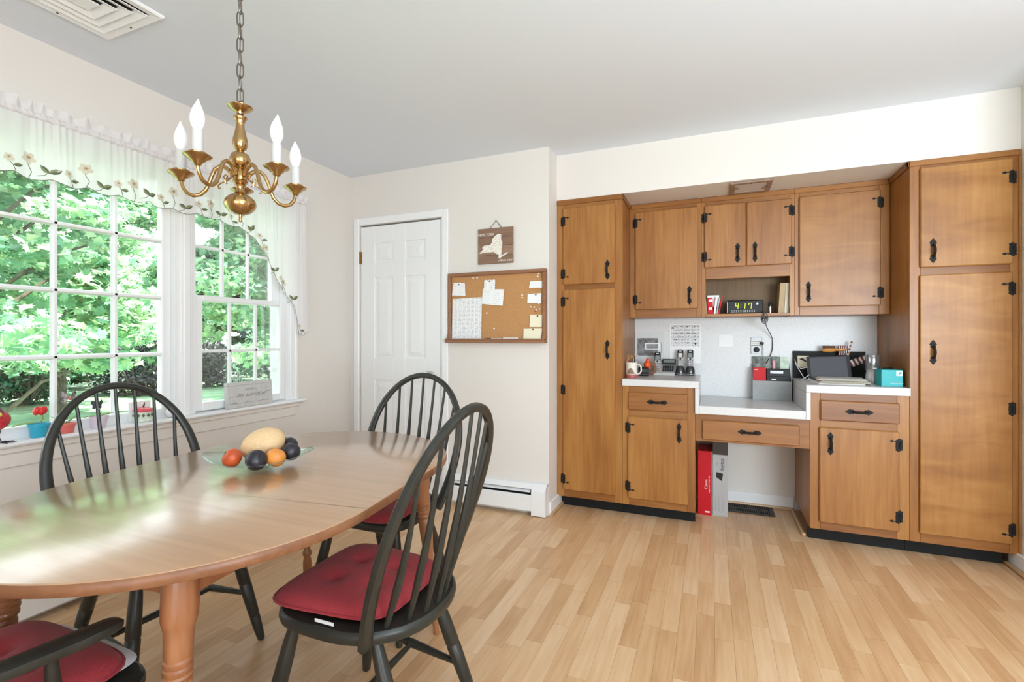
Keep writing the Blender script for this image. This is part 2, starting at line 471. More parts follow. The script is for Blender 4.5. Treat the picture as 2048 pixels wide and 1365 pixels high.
# ------------------------------------------------------------------ geometry helpers
class G:
    """Collects vertices and faces of one mesh."""

    def __init__(s):
        s.v, s.f = [], []

    def add(s, vs, fs):
        o = len(s.v)
        s.v += [tuple(p) for p in vs]
        s.f += [tuple(i + o for i in f) for f in fs]
        return s

    def box(s, x0, x1, y0, y1, z0, z1, b=0.0):
        if b <= 0:
            vs = [(x, y, z) for z in (z0, z1) for y in (y0, y1) for x in (x0, x1)]
            fs = [(0, 2, 3, 1), (4, 5, 7, 6), (0, 1, 5, 4), (2, 6, 7, 3), (0, 4, 6, 2), (1, 3, 7, 5)]
            return s.add(vs, fs)
        b = min(b, (x1 - x0) * .49, (y1 - y0) * .49, (z1 - z0) * .49)
        X, Y, Z = (x0, x1), (y0, y1), (z0, z1)
        vs, ix = [], {}
        for i in (0, 1):
            for j in (0, 1):
                for k in (0, 1):
                    c = (X[i], Y[j], Z[k])
                    sg = (1 - 2 * i, 1 - 2 * j, 1 - 2 * k)
                    for a in range(3):
                        p = [c[n] + (sg[n] * b if n != a else 0) for n in range(3)]
                        ix[i, j, k, a] = len(vs)
                        vs.append(p)
        fs = []
        for i in (0, 1):
            fs.append([ix[i, 0, 0, 0], ix[i, 1, 0, 0], ix[i, 1, 1, 0], ix[i, 0, 1, 0]])
            fs.append([ix[0, i, 0, 1], ix[1, i, 0, 1], ix[1, i, 1, 1], ix[0, i, 1, 1]])
            fs.append([ix[0, 0, i, 2], ix[1, 0, i, 2], ix[1, 1, i, 2], ix[0, 1, i, 2]])
            for j in (0, 1):
                fs.append([ix[0, i, j, 1], ix[1, i, j, 1], ix[1, i, j, 2], ix[0, i, j, 2]])
                fs.append([ix[i, 0, j, 0], ix[i, 1, j, 0], ix[i, 1, j, 2], ix[i, 0, j, 2]])
                fs.append([ix[i, j, 0, 0], ix[i, j, 1, 0], ix[i, j, 1, 1], ix[i, j, 0, 1]])
                for k in (0, 1):
                    fs.append([ix[i, j, k, 0], ix[i, j, k, 1], ix[i, j, k, 2]])
        return s.add(vs, fs)

    def tube(s, path, r, n=8, closed=False, cap=True):
        P = [Vector(p) for p in path]
        if not hasattr(r, '__len__'):
            r = [r] * len(P)
        m = len(P)
        T = []
        for i in range(m):
            a = P[(i - 1) % m] if (closed or i > 0) else P[i]
            b = P[(i + 1) % m] if (closed or i < m - 1) else P[i]
            T.append((b - a).normalized())
        up = Vector((0, 0, 1)) if abs(T[0].z) < 0.9 else Vector((1, 0, 0))
        nrm = (up - T[0] * up.dot(T[0])).normalized()
        rings = []
        for i in range(m):
            nrm = nrm - T[i] * nrm.dot(T[i])
            nrm.normalize()
            bn = T[i].cross(nrm)
            rings.append([P[i] + (nrm * math.cos(2 * PI * k / n) + bn * math.sin(2 * PI * k / n)) * r[i] for k in range(n)])
        vs = [p for q in rings for p in q]
        fs = []
        for i in range(m if closed else m - 1):
            j = (i + 1) % m
            for k in range(n):
                fs.append((i * n + k, i * n + (k + 1) % n, j * n + (k + 1) % n, j * n + k))
        if cap and not closed:
            fs.append(tuple(range(n))[::-1])
            fs.append(tuple((m - 1) * n + k for k in range(n)))
        return s.add(vs, fs)

    def lathe(s, prof, n=24, c=(0, 0, 0), mat=None):
        vs, fs = [], []
        for r, z in prof:
            for k in range(n):
                vs.append(Vector((r * math.cos(2 * PI * k / n), r * math.sin(2 * PI * k / n), z)))
        m = len(prof)
        for i in range(m - 1):
            for k in range(n):
                fs.append((i * n + k, i * n + (k + 1) % n, (i + 1) * n + (k + 1) % n, (i + 1) * n + k))
        if prof[0][0] > 1e-6:
            fs.append(tuple(range(n))[::-1])
        if prof[-1][0] > 1e-6:
            fs.append(tuple((m - 1) * n + k for k in range(n)))
        if mat is not None:
            vs = [mat @ v for v in vs]
        c = Vector(c)
        return s.add([v + c for v in vs], fs)

    def prism(s, poly, a, b, plane='xz'):
        """Extrude a 2D outline; plane xz extrudes along y from a to b, xy along z, yz along x."""
        n = len(poly)

        def pt(p, h):
            return {'xz': (p[0], h, p[1]), 'xy': (p[0], p[1], h), 'yz': (h, p[0], p[1])}[plane]

        vs = [pt(p, a) for p in poly] + [pt(p, b) for p in poly]
        fs = [tuple(range(n)), tuple(range(2 * n - 1, n - 1, -1))]
        fs += [(i, i + n, (i + 1) % n + n, (i + 1) % n) for i in range(n)]
        return s.add(vs, fs)

    def ball(s, c, r, nu=20, nv=12, mat=None):
        if not hasattr(r, '__len__'):
            r = (r, r, r)
        vs, fs = [], []
        for i in range(nv + 1):
            a = PI * i / nv
            for k in range(nu):
                p = Vector((r[0] * math.sin(a) * math.cos(2 * PI * k / nu), r[1] * math.sin(a) * math.sin(2 * PI * k / nu), -r[2] * math.cos(a)))
                vs.append((mat @ p if mat is not None else p) + Vector(c))
        for i in range(nv):
            for k in range(nu):
                fs.append((i * nu + k, i * nu + (k + 1) % nu, (i + 1) * nu + (k + 1) % nu, (i + 1) * nu + k))
        return s.add(vs, fs)

    def rings(s, rs, cap=True):
        n = len(rs[0])
        vs = [p for q in rs for p in q]
        fs = []
        for i in range(len(rs) - 1):
            for k in range(n):
                fs.append((i * n + k, i * n + (k + 1) % n, (i + 1) * n + (k + 1) % n, (i + 1) * n + k))
        if cap:
            fs.append(tuple(range(n))[::-1])
            fs.append(tuple((len(rs) - 1) * n + k for k in range(n)))
        return s.add(vs, fs)

    def tf(s, mat):
        s.v = [tuple(mat @ Vector(p)) for p in s.v]
        return s


def mesh_of(name, g, mat, smooth=False, fix=True):
    me = bpy.data.meshes.new(name)
    me.from_pydata(g.v, [], g.f)
    if fix:
        bm = bmesh.new()
        bm.from_mesh(me)
        bmesh.ops.remove_doubles(bm, verts=bm.verts, dist=1e-6)
        bmesh.ops.recalc_face_normals(bm, faces=bm.faces)
        bm.to_mesh(me)
        bm.free()
    me.materials.append(M[mat] if isinstance(mat, str) else mat)
    if smooth:
        me.shade_smooth()
        me.set_sharp_from_angle(angle=math.radians(38))
    me.update()
    return me


def origin_of(o):
    v = Vector((0, 0, 0))
    while o is not None:
        v += o.location
        o = o.parent
    return v


def tag(o, label, cat, group=None, kind=None):
    if label:
        o['label'] = label
    if cat:
        o['category'] = cat
    if group:
        o['group'] = group
    if kind:
        o['kind'] = kind
    return o


def thing(name, label, cat, loc=(0, 0, 0), rotz=0.0, group=None):
    o = bpy.data.objects.new(name, None)
    o.empty_display_size = 0.05
    COL.objects.link(o)
    o.location = loc
    o.rotation_euler = (0, 0, rotz)
    return tag(o, label, cat, group)


def part(name, g, mat, parent, smooth=False, world=True, label=None):
    """A part of a thing. world=True: the geometry is given in world metres; else in the thing's own frame."""
    if world and parent is not None:
        off = origin_of(parent)
        g.v = [(p[0] - off.x, p[1] - off.y, p[2] - off.z) for p in g.v]
    o = bpy.data.objects.new(name, mesh_of(name, g, mat, smooth))
    COL.objects.link(o)
    o.parent = parent
    if label:
        o['label'] = label
    return o


def single(name, g, mat, label, cat, group=None, smooth=False, kind=None):
    """A top-level thing that is one mesh; its origin goes to the base of the geometry (world metres in)."""
    a = np.array(g.v)
    c = Vector(((a[:, 0].min() + a[:, 0].max()) / 2, (a[:, 1].min() + a[:, 1].max()) / 2, a[:, 2].min()))
    g.v = [(p[0] - c.x, p[1] - c.y, p[2] - c.z) for p in g.v]
    o = bpy.data.objects.new(name, mesh_of(name, g, mat, smooth))
    COL.objects.link(o)
    o.location = c
    return tag(o, label, cat, group, kind)


def struct(name, g, mat, parent=None, smooth=False):
    o = part(name, g, mat, parent, smooth)
    if parent is None:
        o['kind'] = 'structure'
    return o


def inst(name, me, parent, loc, rot=(0, 0, 0), scale=(1, 1, 1), world=True):
    o = bpy.data.objects.new(name, me)
    COL.objects.link(o)
    o.parent = parent
    o.location = Vector(loc) - (origin_of(parent) if (world and parent is not None) else Vector((0, 0, 0)))
    o.rotation_euler = rot
    o.scale = scale
    return o


def text(name, s, size, mat, parent, mtx, shear=0.0, ext=0.0004, world=True, align='CENTER', spacing=1.0):
    """Lettering as a thin mesh. Text lies in its own xy plane; mtx carries it into place."""
    c = bpy.data.curves.new(name, 'FONT')
    c.body, c.size, c.shear, c.extrude = s, size, shear, ext
    c.align_x, c.align_y = align, 'CENTER'
    c.space_character = spacing
    c.resolution_u = 3
    tmp = bpy.data.objects.new('tmp', c)
    COL.objects.link(tmp)
    bpy.context.view_layer.update()
    me = bpy.data.meshes.new_from_object(tmp)
    bpy.data.objects.remove(tmp)
    me.name = name
    me.materials.clear()
    me.materials.append(M[mat])
    if world and parent is not None:
        mtx = Matrix.Translation(-origin_of(parent)) @ mtx
    me.transform(mtx)
    o = bpy.data.objects.new(name, me)
    COL.objects.link(o)
    o.parent = parent
    return o


def face_mtx(loc, right, up):
    """Matrix that carries text from its xy plane to a plane with the given right and up directions."""
    r, u = Vector(right).normalized(), Vector(up).normalized()
    n = r.cross(u)
    m = Matrix((r, u, n)).transposed().to_4x4()
    return Matrix.Translation(Vector(loc)) @ m


# ------------------------------------------------------------------ the setting
XW, YD, YC, XR, H = -2.642, 3.0525, 3.232, -0.9966, 2.44      # window wall, door wall, cabinet face, return, ceiling
YB, YU, ZS = 3.79, 3.54, 2.128                                 # niche back wall, upper cabinet face, soffit underside
WT = 0.15

# floor: slab below, beech strips on top
floor = struct('floor', G().box(-2.9, 4.7, -3.6, 4.0, -0.14, -0.0105), 'quarter')
strip_me = mesh_of('floor_plank', G().box(-0.5, 0.5, -0.5, 0.5, -0.5, 0.5), 'floor')
SW = 0.068
planks, rest = [], G()
for i in range(int((1.52 - XW) / SW) + 1):
    x0 = XW + i * SW
    y = 0.75 - random.random() * 0.5
    while y < YB:
        ln = random.choice((0.28, 0.36, 0.45, 0.55, 0.65, 0.75)) * random.uniform(0.92, 1.08)
        y1 = min(y + ln, YB + 0.02)
        if y1 > 0.7 and not (x0 < -1.02 and y > 3.06):
            planks.append((x0, x0 + SW, y, y1))
        y = y1


def plank_size(p):
    x, yy = (p[0] + p[1]) / 2, (p[2] + p[3]) / 2
    a = math.radians(22.436)
    d = -x * math.sin(a) + yy * math.cos(a)
    u = x * math.cos(a) + yy * math.sin(a)
    if d < 0.3 or abs(u / d) > 1.12 or 1.1777 / d > 0.76 or (x < -1.0 and yy < 1.25) or x < -1.9:
        return 0
    return (p[1] - p[0]) * (p[3] - p[2]) / d ** 3


planks.sort(key=plank_size, reverse=True)
for k, (x0, x1, y0, y1) in enumerate(planks):
    if k < 300:
        inst('floor_plank', strip_me, floor, ((x0 + x1) / 2, (y0 + y1) / 2, -0.005), scale=(SW - 0.0006, y1 - y0 - 0.0008, 0.01))
    else:
        rest.box(x0 + .0003, x1 - .0003, y0 + .0004, y1 - .0004, -0.01, 0.0)
for i in range(int((4.7 - XW) / SW)):
    x0 = XW + i * SW
    y = -3.6 + random.random() * 0.4
    while y < YB:
        y1 = y + random.uniform(0.3, 0.75)
        if x0 > 1.5 or y1 < 0.9:
            rest.box(x0 + .0003, x0 + SW - .0003, y, min(y1, YB), -0.01, -0.0005)
        y = y1
o = part('floor_planks_beyond', rest, 'floor', floor)
o['kind'] = 'stuff'

struct('ceiling', G().box(-2.85, 4.8, -3.6, 4.0, H, H + 0.25), 'ceiling')

# window wall with one wide opening
OY0, OY1, OZ0, OZ1 = 0.02, 2.462, 0.752, 2.07
g = G()
g.box(XW - WT, XW, -3.6, OY0, 0, H)
g.box(XW - WT, XW, OY1, 3.3, 0, H)
g.box(XW - WT, XW, OY0, OY1, 0, OZ0)
g.box(XW - WT, XW, OY0, OY1, OZ1, H)
struct('wall_left', g, 'wall')
# door wall with opening
DX0, DX1, DZ = -2.545, -1.803, 2.05
g = G()
g.box(XW, DX0, YD, YD + 0.12, 0, H)
g.box(DX1, XR, YD, YD + 0.12, 0, H)
g.box(DX0, DX1, YD, YD + 0.12, DZ, H)
struct('wall_back', g, 'wall')
struct('wall_return', G().box(XR - 0.12, XR, YD + 0.12, YB + 0.12, 0, H), 'wall')
struct('wall_niche', G().box(XR - 0.1, 1.6, YB, YB + 0.12, 0, H), 'wall')
struct('wall_soffit', G().box(XR, 1.6, YC, YB, ZS, H), 'wall')
struct('wall_right', G().box(1.4385, 1.60, 2.55, YB + 0.1, 0, H), 'wall')
struct('wall_kitchen', G().box(1.6, 4.7, 2.55, 2.7, 0, H).box(4.6, 4.75, -3.6, 2.7, 0, H), 'wall')
struct('wall_rear', G().box(-2.8, -0.2, -3.75, -3.6, 0, H).box(2.8, 4.75, -3.75, -3.6, 0, H).box(-0.2, 2.8, -3.75, -3.6, 2.12, H), 'wall')
# closet behind the door
struct('wall_closet', G().box(-2.7, -1.65, 3.7, 3.75, 0, H).box(-2.75, -2.7, 3.17, 3.75, 0, H).box(-1.7, -1.65, 3.17, 3.75, 0, H), 'wall')

# baseboards and quarter round
struct('baseboard_return', G().box(XR, XR + 0.014, YD + 0.0, YC + 0.075, 0, 0.088, 0.003), 'trim')
struct('trim_1', G().tube([(XR + 0.018, YD + 0.0, 0.009), (XR + 0.018, YC + 0.07, 0.009)], 0.011, 8), 'quarter', smooth=True)
struct('baseboard_niche', G().box(-0.09, 0.515, YB - 0.014, YB, 0, 0.088, 0.003), 'trim')
struct('trim_2', G().tube([(-0.09, YB - 0.02, 0.008), (0.5, YB - 0.02, 0.008)], 0.011, 8), 'quarter', smooth=True)
struct('trim_3', G().box(0.493, 0.514, YC + 0.075, YB - 0.02, 0, 0.019, 0.006), 'quarter')
struct('baseboard_right', G().box(1.4215, 1.4385, 2.55, YC + 0.075, 0, 0.088, 0.003), 'trim')
struct('trim_4', G().box(1.400, 1.4215, 2.55, YC + 0.07, 0, 0.020, 0.007), 'quarter')

# ------------------------------------------------------------------ window_1 (picture window) and window_2 (double hung)
GX = -2.70


def slab(name, parent, x0, x1, y0, y1, z0, z1, mat='trim', b=0.004):
    return part(name, G().box(x0, x1, y0, y1, z0, z1, b), mat, parent)


w1 = struct('window_1', G().box(XW - 0.15, XW + 0.006, 0.0, 0.03, OZ0, OZ1).box(XW - 0.15, XW, 1.70, 1.722, OZ0, OZ1)
            .box(XW - 0.15, XW, 0.03, 1.70, OZ1 - 0.02, OZ1).box(XW - 0.15, XW - 0.03, 0.03, 1.70, OZ0, OZ0 + 0.012), 'trim')
slab('bottom_rail', w1, GX - 0.022, GX + 0.022, 0.03, 1.70, OZ0 + 0.008, 0.802)
slab('top_rail', w1, GX - 0.022, GX + 0.022, 0.03, 1.70, 2.005, 2.05)
slab('stile', w1, GX - 0.022, GX + 0.022, 1.655, 1.70, 0.80, 2.01)
slab('stile', w1, GX - 0.022, GX + 0.022, 0.03, 0.05, 0.80, 2.01)
cols = [0.05 + 0.0, 0.27, 0.505, 0.74, 0.975, 1.21, 1.445, 1.68]
for y in cols[1:-1]:
    part('muntin', G().prism([(y - .012, GX - .006), (y - .005, GX + .018), (y + .005, GX + .018), (y + .012, GX - .006)], 0.80, 2.007, 'xy')
         .tf(Matrix(((0, 1, 0, 0), (1, 0, 0, 0), (0, 0, 1, 0), (0, 0, 0, 1)))), 'trim', w1)
rows = [0.802, 1.09, 1.388, 1.686, 2.005]
for z in rows[1:-1]:
    part('muntin', G().prism([(GX - .006, z - .012), (GX + .018, z - .005), (GX + .018, z + .005), (GX - .006, z + .012)], 0.05, 1.657, 'xz'), 'trim', w1)
ys = [0.05, 0.27, 0.505, 0.74, 0.975, 1.21, 1.445, 1.656]
for a in range(7):
    for b in range(4):
        part('pane', G().box(GX - 0.003, GX + 0.001, ys[a] + .004, ys[a + 1] - .004, rows[b] + .004, rows[b + 1] - .004), 'pane', w1)

w2 = struct('window_2', G().box(XW - 0.15, XW - 0.004, 1.785, 1.812, OZ0, OZ1).box(XW - 0.15, XW - 0.004, 2.43, 2.462, OZ0, OZ1)
            .box(XW - 0.15, XW, 1.80, 2.45, OZ1 - 0.02, OZ1).box(XW - 0.15, XW - 0.05, 1.80, 2.45, OZ0, OZ0 + 0.012), 'trim')
LX, UX = -2.675, -2.725
slab('upper_stile', w2, UX - .018, UX + .018, 1.812, 1.846, 1.385, 2.05)
slab('upper_stile', w2, UX - .018, UX + .018, 2.365, 2.43, 1.385, 2.05)
slab('upper_rail', w2, UX - .018, UX + .018, 1.846, 2.365, 2.0, 2.05)
slab('meeting_rail', w2, UX - .018, UX + .018, 1.846, 2.365, 1.385, 1.42)
slab('lower_stile', w2, LX - .018, LX + .018, 1.812, 1.862, 0.765, 1.41)
slab('lower_stile', w2, LX - .018, LX + .018, 2.39, 2.43, 0.765, 1.41)
slab('lower_rail', w2, LX - .018, LX + .018, 1.862, 2.39, 0.762, 0.808)
slab('meeting_rail', w2, LX - .018, LX + .018, 1.862, 2.39, 1.385, 1.417)
for y in (2.023, 2.197):
    slab('muntin', w2, UX - .006, UX + .013, y - .009, y + .009, 1.415, 2.005, b=.003)
for z in (1.70,):
    slab('muntin', w2, UX - .006, UX + .013, 1.84, 2.37, z - .009, z + .009, b=.003)
for y in (2.034, 2.212):
    slab('muntin', w2, LX - .006, LX + .013, y - .009, y + .009, 0.80, 1.39, b=.003)
slab('muntin', w2, LX - .006, LX + .013, 1.86, 2.39, 1.099 - .009, 1.099 + .009, b=.003)
yy = [1.846, 2.023, 2.197, 2.365]
for a in range(3):
    for z0, z1 in ((1.42, 1.70), (1.70, 2.0)):
        part('pane', G().box(UX - .003, UX + .001, yy[a] + .003, yy[a + 1] - .003, z0 + .003, z1 - .003), 'pane', w2)
yy = [1.862, 2.034, 2.212, 2.39]
for a in range(3):
    for z0, z1 in ((0.808, 1.099), (1.099, 1.386)):
        part('pane', G().box(LX - .003, LX + .001, yy[a] + .003, yy[a + 1] - .003, z0 + .003, z1 - .003), 'pane', w2)
part('sash_lock', G().box(LX - .012, LX + .012, 2.06, 2.10, 1.417, 1.428, .003).tube([(LX, 2.08, 1.43), (LX + .005, 2.105, 1.436)], .005, 6), 'vent_metal', w2)

# casings, mullion, stool and apron
struct('trim_5', G().box(XW - 0.02, XW + 0.010, 1.722, 1.785, OZ0, 2.07, .003).box(XW - .03, XW + .018, 1.735, 1.772, OZ0, 2.07, .005), 'trim')
struct('trim_6', G().box(XW - 0.02, XW + 0.012, 2.452, 2.515, OZ0, 2.13, .004).box(XW, XW + .019, 2.490, 2.512, OZ0, 2.13, .005), 'trim')
struct('trim_7', G().box(XW - 0.02, XW + 0.012, -0.05, 2.50, 2.06, 2.13, .004), 'trim')
struct('trim_8', G().box(XW - 0.12, XW + 0.052, -0.07, 2.572, 0.735, 0.757, .009), 'trim')
struct('trim_9', G().box(XW, XW + 0.022, -0.07, 2.53, 0.705, 0.735, .006).box(XW, XW + 0.010, -0.07, 2.505, 0.648, 0.71, .003), 'wall')

# ------------------------------------------------------------------ door_1
door = struct('door_1', G().box(DX0 + 0.004, DX1 - 0.022, YD + 0.012, YD + 0.040, 0.012, DZ - 0.012), 'door')
cols_d = [(-2.412, -2.240), (-2.130, -1.955)]
rows_d = [(1.755, 1.905), (1.02, 1.64), (0.16, 0.85)]
dx0, dx1, dz0, dz1 = DX0 + .004, DX1 - .022, .012, DZ - .012
for a, b in ((dx0, cols_d[0][0]), (cols_d[0][1], cols_d[1][0]), (cols_d[1][1], dx1)):
    slab('stile', door, a, b, YD + 0.002, YD + 0.014, dz0, dz1, 'door', .002)
for a, b in ((dz0, rows_d[2][0]), (rows_d[2][1], rows_d[1][0]), (rows_d[1][1], rows_d[0][0]), (rows_d[0][1], dz1)):
    for c in cols_d:
        slab('rail', door, c[0] - .001, c[1] + .001, YD + 0.0025, YD + 0.014, a, b, 'door', .002)
for c in cols_d:
    for r in rows_d:
        i = .022
        x0, x1, z0, z1 = c[0] + i, c[1] - i, r[0] + i, r[1] - i
        q = .028
        part('raised_panel', G().rings([[(x0, YD + .0125, z0), (x1, YD + .0125, z0), (x1, YD + .0125, z1), (x0, YD + .0125, z1)],
                                        [(x0 + .002, YD + .008, z0 + .002), (x1 - .002, YD + .008, z0 + .002), (x1 - .002, YD + .008, z1 - .002), (x0 + .002, YD + .008, z1 - .002)],
                                        [(x0 + q, YD + .004, z0 + q), (x1 - q, YD + .004, z0 + q), (x1 - q, YD + .004, z1 - q), (x0 + q, YD + .004, z1 - q)]]), 'door', door)
for z in (1.80, 0.25):
    part('door_hinge', G().tube([(DX0 + .002, YD - .006, z - .048), (DX0 + .002, YD - .006, z + .048)], .007, 8).box(DX0 - .012, DX0 + .014, YD - .002, YD + .004, z - .045, z + .045), 'brass_dull', door, True)
RX = Matrix.Rotation(PI / 2, 4, 'X')
part('door_knob', G().lathe([(.028, 0), (.028, .004), (.012, .010), (.010, .03), (.022, .036), (.028, .05), (.024, .062), (0, .066)], 20, (-1.908, YD + .002, .905), RX), 'steel', door, True)
part('latch_plate', G().box(DX1 - .020, DX1 - .006, YD + .004, YD + .008, 0.86, 0.97), 'brass_dull', door)
struct('trim_10', G().box(DX0 - .052, DX0 - .004, YD - .018, YD, 0, DZ + .055, .004).box(DX1 + .002, DX1 + .050, YD - .018, YD, 0, DZ + .055, .004)
       .box(DX0 - .004, DX1 + .002, YD - .018, YD, DZ, DZ + .055, .004).box(DX1 - .014, DX1 + .002, YD - .003, YD + .10, 0, DZ), 'trim')


# ------------------------------------------------------------------ baseboard heaters
def heater(label, loc, rotz, ln):
    t = thing('baseboard_heater', label, 'heater', loc, rotz)
    prof = [(0, 0.205), (0.020, 0.203), (0.046, 0.186), (0.052, 0.178), (0.050, 0.174), (0.043, 0.182), (0.018, 0.196), (0, 0.198)]
    part('hood', G().prism([(p[0] * -1, p[1]) for p in prof], 0, ln, 'yz'), 'heater', t, world=False)
    part('back_plate', G().box(0, ln, -.004, 0, .02, .2), 'heater', t, world=False)
    part('front_panel', G().prism([(-.058, .032), (-.058, .128), (-.050, .136), (-.046, .136), (-.050, .128), (-.050, .032)], 0, ln - .10, 'yz'), 'heater', t, world=False)
    part('damper', G().prism([(-.056, .158), (-.036, .168), (-.036, .164), (-.056, .154)], 0, ln - .11, 'yz'), 'heater', t, world=False)
    f = G()
    n = int(ln / .012)
    for i in range(n):
        f.box(.006 + i * .012, .008 + i * .012, -.044, -.008, .06, .13)
    o_ = part('heating_fins', f, 'fin', t, world=False)
    o_['kind'] = 'stuff'
    part('element_shadow_plate', G().box(0, ln - .1, -.012, -.004, .03, .19), 'void', t, world=False)
    end = [(-.002, .006), (-.062, .006), (-.062, .14), (-.060, .165), (-.052, .184), (-.022, .207), (-.002, .209)]
    part('end_cap', G().prism(end, ln - .10, ln - .004, 'yz'), 'heater', t, world=False)
    part('end_cap_edge', G().prism([(p[0] * 1.02, p[1]) for p in end], ln - .003, ln, 'yz'), 'heater', t, world=False)
    return t


heater('white metal baseboard heater along the wall below the cork board', (-1.70, YD, 0), 0, 0.70)
heater('white metal baseboard heater along the wall below the windows', (XW, -1.0, 0), PI / 2, 3.3)

# ------------------------------------------------------------------ cabinets
leafp = [(-.010, 0), (-.013, .006), (-.010, .012), (-.016, .017), (-.010, .028), (0, .042), (.010, .028), (.016, .017), (.010, .012), (.013, .006), (.010, 0)]


def pull_mesh():
    g = G()
    up = [(x, z + .024) for x, z in leafp]
    g.prism(up, -.003, 0, 'xz')
    g.prism([(x, -z) for x, z in up], -.003, 0, 'xz')
    g.tube([(0, -.002, .030), (0, -.014, .027), (0, -.024, .014), (0, -.026, 0), (0, -.024, -.014), (0, -.014, -.027), (0, -.002, -.030)],
           [.006, .006, .007, .0075, .007, .006, .006], 8)
    g.ball((0, -.003, .040), .0035, 8, 5).ball((0, -.003, -.040), .0035, 8, 5)
    return mesh_of('cabinet_pull', g, 'iron', True)


def hinge_mesh(strap):
    """Door-edge hinge; +x side lies on the door, strap points to +x at the top."""
    g = G()
    fin = [(-.0, -.034), (.006, -.034), (.008, -.028), (.013, -.030), (.016, -.024), (.013, -.017), (.015, -.012), (.015, .012), (.013, .017), (.016, .024),
           (.013, .030), (.008, .028), (.006, .034), (0, .034)]
    g.prism([(x + .003, z) for x, z in fin], -.003, 0, 'xz')
    g.prism([(-x - .003, z) for x, z in fin], .0155, .0185, 'xz')
    g.box(-.006, -.003, -.003, .0185, -.014, .014)
    g.tube([(0, -.004, -.016), (0, -.004, .016)], .0055, 8)
    if strap:
        g.prism([(.014, .020), (.030, .0205), (.030, .0165), (.036, .0165), (.046, .0225), (.036, .0285), (.030, .0285), (.030, .0245), (.014, .025)], -.0028, 0, 'xz')
    g.ball((.011, -.002, .022), .003, 8, 4).ball((.011, -.002, -.022), .003, 8, 4)
    return mesh_of('cabinet_hinge', g, 'iron', True)


PULL, HINGE_S, HINGE_P = pull_mesh(), hinge_mesh(True), hinge_mesh(False)


def cabinet(name, label, group, x0, x1, y0, y1, z0, z1, stiles, rails, doors=(), drawers=(), toe=None, solid=True, stile_z=None):
    t = thing(name, label, 'cabinet', ((x0 + x1) / 2, y0, 0), group=group)
    if solid:
        part('carcass', G().box(x0, x1, y0 + .02, y1, z0, z1, .001), 'cab', t)
    for a, b in stiles:
        za, zb = stile_z or (z0, z1)
        part('stile', G().box(a, b, y0, y0 + .02, za, zb, .0015), 'cab', t)
    for xa, xb, a, b in rails:
        part('rail', G().box(xa + .0005, xb - .0005, y0 + .0006, y0 + .02, a, b, .001), 'cab_rail', t)
    for (xa, xb, a, b, side, hz, px, pz, mat) in doors:
        d = part('cabinet_door', G().box(xa, xb, y0 - .020, y0 - .001, a, b, .005), mat, t)
        for z, up in hz:
            me = HINGE_P if up == 0 else HINGE_S
            inst('hinge', me, d, ((xa if side < 0 else xb), y0 - .0205, z), scale=(-side, 1, up or 1))
        inst('pull', PULL, d, (px, y0 - .0205, pz))
    for (xa, xb, a, b) in drawers:
        d = part('drawer', G().box(xa, xb, y0 - .020, y0 - .001, a, b, .005), 'cab_rail', t)
        inst('pull', PULL, d, ((xa + xb) / 2, y0 - .0205, (a + b) / 2), rot=(0, PI / 2, 0))
    if toe:
        part('toe_kick', G().box(toe[0], toe[1], y0 + .07, y0 + .09, 0, z0 + .002), 'black', t)
    return t


CG = 'birch built-in cabinets of the niche'
tl = cabinet('pantry_cabinet', 'narrow floor-to-soffit birch cabinet beside the cork board wall, hinges on its left', CG, XR + .002, -.546, YC, YB, .080, ZS,
             [(XR + .002, -.944), (-.600, -.546)],
             [(-.944, -.600, 2.055, 2.098), (-.944, -.600, 1.500, 1.548), (-.944, -.600, .080, .140)],
             [(-.949, -.593, 1.540, 2.066, -1, [(1.976, 1), (1.615, -1)], -.641, 1.627, 'cab'),
              (-.949, -.593, .131, 1.507, -1, [(1.423, 1), (.818, 0), (.206, -1)], -.641, 1.096, 'cab')], toe=(XR + .02, -.55))
part('crown_strip', G().box(XR + .002, -.538, YC - .008, YC + .02, 2.092, ZS - .001, .003).box(-.546, -.538, YC - .008, YU - .008, 2.092, ZS - .001, .002), 'cab_rail', tl)

bl = cabinet('base_cabinet', 'low birch base cabinet with a drawer over a door, left of the knee space', CG, -.545, -.0975, YC, YB - .012, .080, .861,
             [(-.545, -.503), (-.145, -.0975)], [(-.503, -.145, .815, .861), (-.503, -.145, .655, .712), (-.503, -.145, .080, .136)],
             [(-.509, -.139, .127, .662, -1, [(.588, 1), (.206, -1)], -.191, .576, 'cab')], [(-.507, -.139, .706, .820)], toe=(-.545, -.0985))

dk = thing('desk_drawer_unit', 'shallow birch drawer box bridging the knee space under the low desk top', 'cabinet', (.21, YC, 0), group=CG)
part('apron_rail', G().box(-.0970, .5210, YC, YC + .02, .534, .7045, .0015), 'cab_rail', dk)
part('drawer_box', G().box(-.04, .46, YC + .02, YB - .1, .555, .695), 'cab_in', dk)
d = part('drawer', G().box(-.055, .468, YC - .020, YC - .001, .548, .668, .005), 'cab_rail', dk)
inst('pull', PULL, d, (.208, YC - .0205, .610), rot=(0, PI / 2, 0))

br = cabinet('base_cabinet', 'low birch base cabinet with a drawer over a door, right of the knee space', CG, .5215, .984, YC, YB - .012, .080, .861,
             [(.5215, .572), (.930, .984)], [(.572, .930, .815, .861), (.572, .930, .660, .714), (.572, .930, .080, .134)],
             [(.565, .936, .126, .667, 1, [(.594, 1), (.205, -1)], .618, .578, 'cab')], [(.570, .937, .707, .821)], toe=(.5225, .984))

